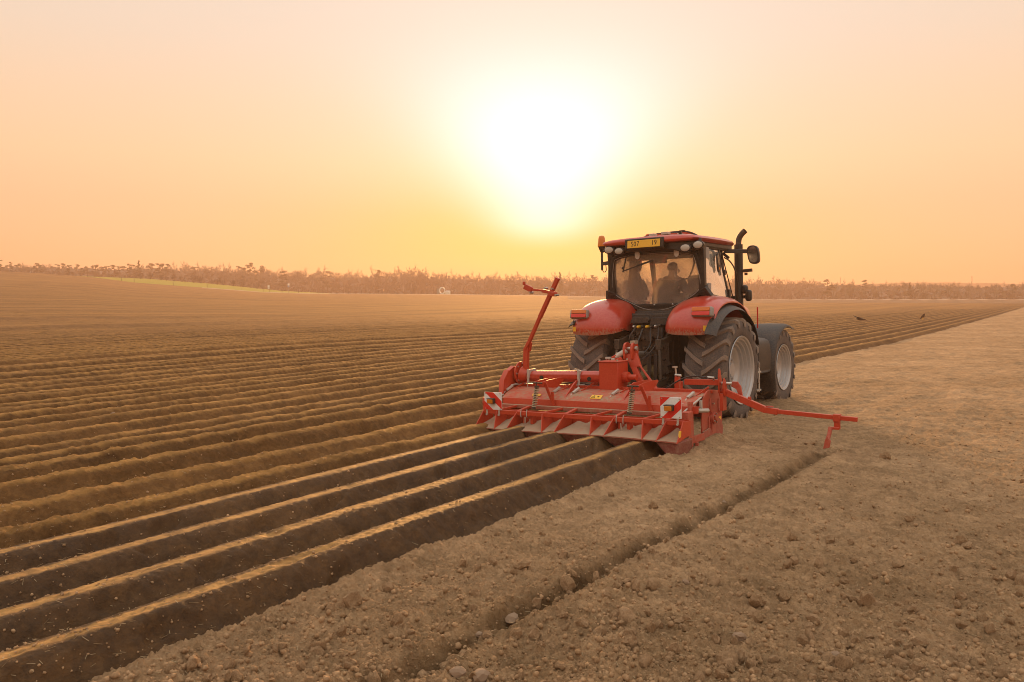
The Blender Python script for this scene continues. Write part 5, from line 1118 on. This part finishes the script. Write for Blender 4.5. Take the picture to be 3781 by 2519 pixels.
# distinctive trees first: (u, top v, distance, kind, label)
SPECIAL = [(577, 606, 372, 'pine', 'tallest dark pine pair standing above the left wood behind the white sign post'), (607, 611, 374, 'pine', 'dark round pine just right of the tallest pine pair'),
           (322, 598, 360, 'cone', 'tall pointed larch rising above the bare trees behind the left meadow'), (1287, 624, 365, 'cone', 'small pointed conifer standing just above the raised marker arm'),
           (966, 615, 372, 'bare', 'broad bare crown highest in the wood left of the sun'), (1250, 632, 368, 'bare', 'bare crown left of the small pointed conifer'), (4, 597, 340, 'pine', 'leaning pine at the left end of the wood'),
           (28, 603, 342, 'pine', 'dense pine second from the left end of the wood'), (2190, 646, 300, 'bare', 'broad bare tree in front of the low hill on the right'), (2335, 648, 290, 'bare', 'large bare tree at the right end of the tree line'),
           (2090, 648, 305, 'cone', 'thin spiky conifer in front of the right-hand trees'), (2290, 651, 296, 'bare', 'spreading bare tree standing apart near the right end'), (1985, 643, 330, 'pine', 'sparse upright pine right of the exhaust stack')]
for u, v, D, k, lab in SPECIAL:
    x, y = place(u, D); zb = base_z(x, y); h = top_h(u, v, D, zb)
    pr, bh, nm, cat = {'pine': (rt.choice(P_PINE), 13, 'pine_tree', 'pine'), 'cone': (rt.choice(P_CONE), 13, 'conifer_tree', 'conifer'), 'bare': (P_BARE[3], 11.5, 'bare_tree', 'tree')}[k]
    tree(nm, pr, x, y, zb, h, bh, rt.uniform(0, 6.28), lab, cat)
for i in range(262):
    u = -330 + 3050 * (i + rt.uniform(-.4, .4)) / 262; row = i % 3; D = (356, 372, 392)[row] + rt.uniform(-6, 6)
    if u > 1900: D *= .9
    v = float(np.interp(u, TOPS[:, 0], TOPS[:, 1])) + abs(rt.gauss(0, 3.0)) + (0, 1, -1)[row]
    x, y = place(u, D); zb = base_z(x, y); h = max(4, top_h(u, v, D, zb)); pine = rt.random() < (.80 if u < 400 else .16 if u < 900 else .02)
    if u < 400 and pine: v += 2
    if pine: tree('pine_tree', rt.choice(P_PINE), x, y, zb, h, 13, rt.uniform(0, 6.28), 'rounded dark pine in the hazy wood along the far left of the field', 'pine', 'pines in the far wood', rt.uniform(1, 1.5))
    else: tree('bare_tree', rt.choice(P_BARE), x, y, zb, h, 11.5, rt.uniform(0, 6.28), 'bare leafless tree in the hazy wood along the far edge of the field', 'tree', 'bare trees in the far wood', rt.uniform(.9, 1.25))
# the wood behind the front rows: one mass of trunks and brush
def wood_mass():
    rr = np.random.default_rng(5); m = MB(); V = []; Fc = []
    def quad(p, u, w): n = len(V); V.extend([p - u - w, p + u - w, p + u + w, p - u + w]); Fc.append((n, n + 1, n + 2, n + 3))
    for i in range(3600):
        u = rr.uniform(-420, 2800); D = rr.uniform(374, 436) * (.9 if u > 1900 else 1); x, y = place(u, D); zb = base_z(x, y); v = float(np.interp(u, TOPS[:, 0], TOPS[:, 1])); h = (top_h(u, v, D, zb)) * rr.uniform(.48, .86)
        a = Vector((x, y, zb)); t = Vector((rr.normal(0, .5), rr.normal(0, .5), h)); s = Vector((1, 0, 0)) * rr.uniform(.05, .12); s2 = Vector((0, 1, 0)) * s.x
        n = len(V); V.extend([a - s, a + s, a + s2 * 1.7, a + t - s * .3, a + t + s * .3, a + t + s2 * .5]); Fc.extend([(n, n + 1, n + 4, n + 3), (n + 1, n + 2, n + 5, n + 4), (n + 2, n, n + 3, n + 5)])
    for i in range(30000):
        u = rr.uniform(-420, 2800); D = rr.uniform(368, 436) * (.9 if u > 1900 else 1); x, y = place(u, D); zb = base_z(x, y); v = float(np.interp(u, TOPS[:, 0], TOPS[:, 1])); h = top_h(u, v, D, zb) * .66 * rr.uniform(0, 1) ** .9
        p = Vector((x, y, zb + h)); a = Vector((rr.normal(), rr.normal(), rr.normal() * 1.6)).normalized() * rr.uniform(.5, 1.6); b_ = a.orthogonal().normalized() * rr.uniform(.2, .6); quad(p, a, b_)
    m.add(V, Fc); o = m.build('woodland', M['twig'], smooth=0); tag(o, 'hazy mass of trunks and brush inside the far wood', 'wood', kind='stuff')
wood_mass()
BORD = 'first second third fourth fifth sixth seventh eighth tenth ninth eleventh thirteenth fourteenth twelfth'.split()
for i, (u, v0, v1) in enumerate([(325, 626, 641), (347, 627, 643), (372, 629, 642), (385, 633, 643.5), (402, 628, 645), (420, 632, 646), (447, 630, 649), (463, 633, 650), (515, 642, 656), (500, 637, 655), (537, 643, 659), (592, 648, 664), (605, 655, 667), (560, 652, 664)]):
    D = 292; x, y = place(u, D); zb = base_z(x, y); lab = {0: 'dark round thorn bush leftmost on the meadow edge', 4: 'largest dark bush on the meadow edge, left of centre of the meadow', 9: 'tall dense bush at the lower right of the meadow'}.get(i)
    tree('bush', P_BUSH[i % 3], x, y, zb, (v1 - v0) / F_PX * D * 1.12, 4.6, rt.uniform(0, 6.28), lab or BORD[i] + ' dark leafless bush from the left behind the far meadow', 'bush', 'bushes behind the meadow', .9)
for u, h, lab in ((557, 3.6, 'slender young tree by the track left of the white sign post'), (607, 2.8, 'small young tree by the track right of the white sign post')):
    x, y = place(u, 240); tree('young_tree', P_BARE[6], x, y, base_z(x, y), h, 11.5, 0, lab, 'tree', None, .9)
# fence posts along the far edge
ORD = 'first second third fourth fifth sixth seventh eighth ninth tenth eleventh twelfth thirteenth fourteenth fifteenth sixteenth seventeenth eighteenth nineteenth twentieth'.split()
posts = [(560.3 + .2116 * y, .2116 * x) for x, y in ((265, 303), (357, 308), (590, 330), (765, 343), (963, 358), (1097, 370), (1328, 400), (1467, 408), (1890, 447), (2258, 475))] + [(572.8 + .2116 * y, 498 + .2116 * x) for x, y in ((716, 450), (895, 458), (1105, 457), (1247, 470), (1437, 466), (1577, 470), (1746, 473), (1885, 476), (2038, 481), (2310, 480))]
for k, (v, u) in enumerate(posts):
    D = 236; x, y = place(u, D); zb = base_z(x, y); m = MB(); h = rt.uniform(.95, 1.25); m.cyl((0, 0, -.3), (rt.uniform(-.06, .06), 0, h), .065, .055, 6); o = m.build('fence_post', M['wood']); o.location = (x, y, zb)
    tag(o, ORD[k] + ' thin fence post from the left along the far edge of the field', 'post', 'fence posts along the far edge')
for u, hh, cols, lab in ((620, 1.9, ('white', 'wood'), 'short dark post carrying a small white sign at the meadow end'), (664.5, 2.6, ('white', 'blue'), 'pale pole with a blue and white sign right of the meadow')):
    x, y = place(u, 238); zb = base_z(x, y); e = empty('sign_post'); e.location = (x, y, zb); e.rotation_euler = (0, 0, R(35)); tag(e, lab, 'sign')
    m = MB(); m.cyl((0, 0, -.3), (0, 0, hh), .06, n=7); m.build('pole', M['wood'] if hh < 2 else M['grey'], e)
    m = MB(); m.box((-.15 if hh < 2 else 0, -.08, hh - .25), (.55, .04, .55)); m.build('sign_plate', M['white'], e)
    m = MB(); m.box((-.15 if hh < 2 else 0, -.08, hh - .80), (.5, .04, .42)); m.build('sign_plate', M['white'] if hh < 2 else paint('blue_sign', (.25, .33, .55), .5, dust=0), e)
# white reel and box at the field edge
x, y = place(1017, 240); zb = base_z(x, y); e = empty('hose_reel'); e.location = (x, y, zb + .1); e.rotation_euler = (0, 0, R(30)); tag(e, 'white hose reel standing at the far edge of the field', 'reel')
m = MB(); pr = [(.95 * math.cos(a), 1.05 + 1.05 * math.sin(a)) for a in [2 * math.pi * k / 24 for k in range(24)]]; pi_ = [(.62 * math.cos(a), 1.05 + .70 * math.sin(a)) for a in [2 * math.pi * k / 24 for k in range(24)]]
vs = [(x_, y_, z_) for ring, y_ in ((pr, -.35), (pi_, -.35), (pi_, .0), (pr, .0)) for x_, z_ in ring]; m.add(vs, [(a * 24 + k, a * 24 + (k + 1) % 24, ((a + 1) % 4) * 24 + (k + 1) % 24, ((a + 1) % 4) * 24 + k) for a in range(4) for k in range(24)]); m.build('drum', M['white'], e)
m = MB(); m.box((-1.3, 0, .8), (.6, .5, 1.6)); m.build('frame', M['grey'], e)
x, y = place(1029, 240); e2 = MB(); e2.box((0, 0, .5), (1.7, .8, .9)); e2.box((.2, 0, 1.05), (1.2, .6, .2)); o = e2.build('trailer_tank', M['white'], bevel=.15, seg=3); o.location = (x, y, base_z(x, y)); tag(o, 'low white tank beside the hose reel at the field edge', 'tank')
x, y = place(1372, 245); m = MB(); m.cyl((0, 0, -.3), (0, 0, 2.6), .06, n=6); m.bar((0, 0, 2.5), (-1.6, 0, 2.9), .05, .05); o = m.build('pole', M['grey']); o.location = (x, y, base_z(x, y)); tag(o, 'pale bent pole at the far field edge left of the cab', 'pole')
for u, v0, D, lab in ((2231.6, 635, 830, 'thin lattice mast on the low hill at the right'), (1930, 638, 840, 'small thin mast above the trees right of the exhaust')):
    x, y = place(u, D); h = CAM_H + D * (694 - v0) / F_PX / math.hypot(1, (u - 1177) / F_PX); m = MB()
    for k in range(3): a = 2.09 * k; m.cyl((.7 * math.cos(a), .7 * math.sin(a), -6), (.25 * math.cos(a), .25 * math.sin(a), h), .13, n=4)
    for k in range(14):
        z = h * k / 14; m.bar((.6 * math.cos(2.09 * k), .6 * math.sin(2.09 * k), z), (.6 * math.cos(2.09 * (k + 1)), .6 * math.sin(2.09 * (k + 1)), z + h / 14), .08, .08)
    o = m.build('mast', M['frame']); o.location = (x, y, 0); tag(o, lab, 'mast')
# two birds
def bird(flying):
    m = MB()
    if flying:
        m.tube([(-.26, 0, 0), (-.16, 0, .02), (0, 0, .03), (.14, 0, .03), (.20, 0, .04), (.25, 0, .03)], [.02, .06, .085, .07, .05, .02], 10); root = m.build('bird', M['bird'], smooth=80)
        for s in (-1, 1):
            w = MB(); q = [(.10, s * .05, .05), (.14, s * .28, .12), (.06, s * .66, .08 + (.06 if s > 0 else -.02)), (-.02, s * .62, .07), (-.10, s * .30, .09), (-.12, s * .06, .04)]; w.plate(q, .02); w.build('wing', M['bird'], root, smooth=0)
        t = MB(); t.plate([(-.22, -.04, .01), (-.22, .04, .01), (-.40, .09, 0), (-.40, -.09, 0)], .012); t.build('tail', M['bird'], root)
        b_ = MB(); b_.ball((.02, -.075, .03), (.05, .02, .03), 6); b_.build('wing_patch', M['bird_pale'], root)
    else:
        m.tube([(-.16, 0, .10), (-.08, 0, .18), (.04, 0, .30), (.10, 0, .42), (.13, 0, .49), (.17, 0, .51)], [.035, .085, .10, .075, .05, .03], 10); m.tube([(.17, 0, .51), (.215, 0, .49)], [.018, .004], 6); root = m.build('bird', M['bird'], smooth=80)
        t = MB(); t.plate([(-.12, -.04, .14), (-.12, .04, .14), (-.30, .05, .0), (-.30, -.05, .0)], .015); t.build('tail', M['bird'], root)
        for s in (-1, 1):
            w = MB(); w.plate([(.06, s * .095, .40), (.08, s * .10, .30), (-.10, s * .08, .08), (-.18, s * .05, .04), (-.06, s * .10, .26)], .02); w.build('wing', M['bird'], root)
            l = MB(); l.cyl((.02, s * .035, .24), (.03, s * .035, .0), .014, n=5); l.build('leg', M['yellow'], root)
    return root
x, y = place(1977, 54); b1 = bird(True); b1.location = (x, y, 1.12); b1.rotation_euler = (R(10), R(-4), R(-20 + 180)); b1.scale = (1, 1, 1); tag(b1, 'brown bird of prey flying low over the ridges with spread wings', 'bird')
x, y = place(2120.5, 74); b2 = bird(False); b2.location = (x, y, gz(x, y)); b2.rotation_euler = (0, R(8), R(-40)); b2.scale = (1.0, 1.0, 1.0); tag(b2, 'dark bird standing on a ridge to the right of the flying bird', 'bird')

# ---- clods and stones on the tilled ground
CL = []
for s in range(9):
    bm = bmesh.new(); bmesh.ops.create_icosphere(bm, subdivisions=2, radius=1); rr = random.Random(s)
    off = Vector((s * 7.1, 3.3, 1.7)); sx, sy, sz = rr.uniform(.85, 1.25), rr.uniform(.75, 1.1), rr.uniform(.55, .85)
    for v in bm.verts:
        n1 = mnoise.noise(v.co * 1.1 + off); n2 = mnoise.noise(v.co * 2.6 + off); v.co *= 1 + .42 * n1 + .34 * n2 + rr.uniform(-.05, .05); v.co = Vector((v.co.x * sx, v.co.y * sy, v.co.z * sz))
    me = bpy.data.meshes.new('clod'); bm.to_mesh(me); bm.free(); me.materials.append(M['clod']); CL.append(me)
ST = []
for s in range(3):
    bm = bmesh.new(); bmesh.ops.create_icosphere(bm, subdivisions=2, radius=1); off = Vector((s * 3.1, 9.3, 4.7))
    for v in bm.verts: n1 = mnoise.noise(v.co * .9 + off); v.co *= 1 + .38 * n1 + .22 * mnoise.noise(v.co * 2.3 + off); v.co.z *= .72; v.co.x *= 1.15
    me = bpy.data.meshes.new('stone'); bm.to_mesh(me); bm.free(); me.materials.append(paint('pale_stone', (.26, .175, .11), .9, dust=.4, dscale=4, bump=.3)); ST.append(me)
def from_px(u, v):
    """point of the land under a place of the photograph (2354 px wide)"""
    p = R(PITCH); fw = Vector((-math.sin(R(YAW)) * math.cos(p), math.cos(R(YAW)) * math.cos(p), -math.sin(p))); rt_ = Vector((math.cos(R(YAW)), math.sin(R(YAW)), 0)); up = rt_.cross(fw)
    d = fw + rt_ * ((u - 1177) / F_PX) - up * ((v - 784) / F_PX); z = .05
    for _ in range(12):
        t = (z - CAM_H) / d.z; x, y = d.x * t, d.y * t; z = base_z(x, y)
    return x, y
BIG = [(1177, 1408, .10, 1, 'pale angular stone lying in the marker trench'), (1102, 1447, .055, 1, 'small grey stone in the trench left of the angular stone'), (1050, 1540, .10, 1, 'round pale stone near the bottom edge, left of the wide flat stone'), (1105, 1548, .11, 1, 'wide flat stone near the bottom edge beside the round stone'),
       (1862, 1022, .14, 0, 'large soil clod beside the marker tine at the start of the trench'), (1700, 1465, .085, 1, 'rounded stone low on the right part of the tilled ground'), (1735, 1550, .10, 0, 'big clod at the bottom edge, left of its smaller neighbour'), (1768, 1548, .08, 0, 'smaller clod at the bottom edge, right of the big clod'),
       (1892, 1115, .075, 0, 'dark clod alone right of the trench'), (958, 1310, .07, 0, 'straw covered clod near the furrow edge'), (1575, 1345, .06, 1, 'small rounded stone between trench and lower right stones'), (2210, 1415, .06, 0, 'dark clod by a hole at the lower right'), (1920, 1505, .06, 1, 'small pale stone low right of centre'), (1840, 1532, .065, 0, 'flat dark clod near the bottom right edge'),
       (260, 961, .09, 1, 'pale stone on an older ridge on the left'), (1665, 1150, .05, 1, 'small stone on the trench edge halfway up'), (1415, 1237, .05, 0, 'clod hanging over the trench bank')]
for u, v, s, k, lab in BIG:
    s *= .48
    x, y = from_px(u, v); o = bpy.data.objects.new('stone' if k else 'clod', (ST if k else CL)[int(u) % 3]); COL.objects.link(o)
    o.location = (x, y, gz(x, y) + s * .22); o.scale = (s, s, s); o.rotation_euler = (rt.uniform(-.2, .2), rt.uniform(-.2, .2), rt.uniform(0, 6.28)); tag(o, lab, 'stone' if k else 'clod')
cnt = 0; xs = []; 
while cnt < 240:
    u, v = rt.uniform(150, 2354), 1020 + 548 * rt.random() ** .55; x, y = from_px(u, v)
    if region(np.array([x]), np.array([y]))[0] != 0 or x < -4.35: continue
    s = rt.uniform(.022, .05) * (1.35 if rt.random() < .12 else 1); xs.append((x, y, s)); cnt += 1
zz = ground([q[0] for q in xs], [q[1] for q in xs])
for (x, y, s), z in zip(xs, zz):
    o = bpy.data.objects.new('clod', rt.choice(CL)); COL.objects.link(o); o.location = (x, y, z + s * .25); o.scale = (s, s, s); o.rotation_euler = (rt.uniform(0, 6), rt.uniform(0, 6), rt.uniform(0, 6))
    tag(o, 'small dry soil clod lying on the pale tilled ground', 'clod', 'loose clods on the tilled ground')
def scatter(name, n, meshes, gen, mat, label):
    pts = [gen() for _ in range(n)]; pts = [p for p in pts if p]; z = ground([p[0] for p in pts], [p[1] for p in pts]); V = []; Fc = []; base = 0
    data = []
    for me in meshes: v = np.empty(len(me.vertices) * 3); me.vertices.foreach_get('co', v); data.append((v.reshape(-1, 3), np.array([tuple(p.vertices) for p in me.polygons])))
    for (x, y, s), zz_ in zip(pts, z):
        v, f = rt.choice(data); e = Matrix.Rotation(rt.uniform(0, 6.28), 3, (rt.gauss(0, 1), rt.gauss(0, 1), rt.gauss(0, 1)))
        V.append(v @ np.array(e).T * s + (x, y, zz_ + s * .2)); Fc.append(f + base); base += len(v)
    V = np.concatenate(V); Fc = np.concatenate(Fc); me = bpy.data.meshes.new(name); me.vertices.add(len(V)); me.vertices.foreach_set('co', V.ravel()); k = Fc.shape[1]
    me.loops.add(Fc.size); me.loops.foreach_set('vertex_index', Fc.ravel().astype(np.int32)); me.polygons.add(len(Fc)); me.polygons.foreach_set('loop_start', (np.arange(len(Fc)) * k).astype(np.int32)); me.update(calc_edges=True); me.materials.append(mat)
    o = bpy.data.objects.new(name, me); COL.objects.link(o); tag(o, label, 'soil', kind='stuff')
SM = []
for s in range(5):
    bm = bmesh.new(); bmesh.ops.create_icosphere(bm, subdivisions=1, radius=1); off = Vector((s * 5.1, 1.3, 8.7))
    for v in bm.verts: v.co *= 1 + .6 * mnoise.noise(v.co * 1.4 + off)
    me = bpy.data.meshes.new('crumb'); bm.to_mesh(me); bm.free(); SM.append(me)
def g1():
    u, v = rt.uniform(120, 2380), 930 + 640 * rt.random() ** .6; x, y = from_px_fast(u, v)
    if x < -4.5 and (y < 10.7 or x < -7.4): return None
    return x, y, .006 + .018 * rt.random() ** 3
def from_px_fast(u, v):
    a = math.atan((u - 1177) / F_PX); r_ = 2.08 * F_PX / (v - 694) / math.cos(a) ; aa = a - R(YAW); return r_ * math.sin(aa), r_ * math.cos(aa)
scatter('soil_crumbs', 9000, SM, g1, M['clod'], 'loose crumbs of dry soil all over the tilled ground')
def g2():
    u, v = rt.uniform(-60, 1500), 900 + 660 * rt.random() ** .7; x, y = from_px_fast(u, v)
    if x > -4.65 or y > 10.2 and x > -7.45: return None
    return x, y, .004 + .010 * rt.random() ** 2.5
scatter('ridge_crumbs', 2600, SM, g2, M['clod'], 'crumbs of soil fallen on the ridges')
# straw and stubble bits
def straw():
    V = []; Fc = []; P = []
    for _ in range(2600):
        u, v = rt.uniform(-60, 2400), 800 + 770 * rt.random() ** .8; P.append(from_px_fast(u, v))
    z = ground([p[0] for p in P], [p[1] for p in P])
    for (x, y), zz_ in zip(P, z):
        L = rt.uniform(.02, .06); a = rt.uniform(0, 6.28); d = Vector((math.cos(a), math.sin(a), rt.uniform(-.1, .45))) * L / 2; s = d.orthogonal().normalized() * .0018; t = d.cross(s).normalized() * .0018; p = Vector((x, y, zz_ + .012)); n = len(V)
        V += [p - d - s, p - d + s, p - d + t, p + d - s, p + d + s, p + d + t]; Fc += [(n, n + 1, n + 4, n + 3), (n + 1, n + 2, n + 5, n + 4), (n + 2, n, n + 3, n + 5)]
    m = MB(); m.add(V, Fc); o = m.build('straw', paint('dry_straw', (.36, .27, .15), .8, dust=0), smooth=0); tag(o, 'scattered bits of dry straw on the soil', 'straw', kind='stuff')
straw()
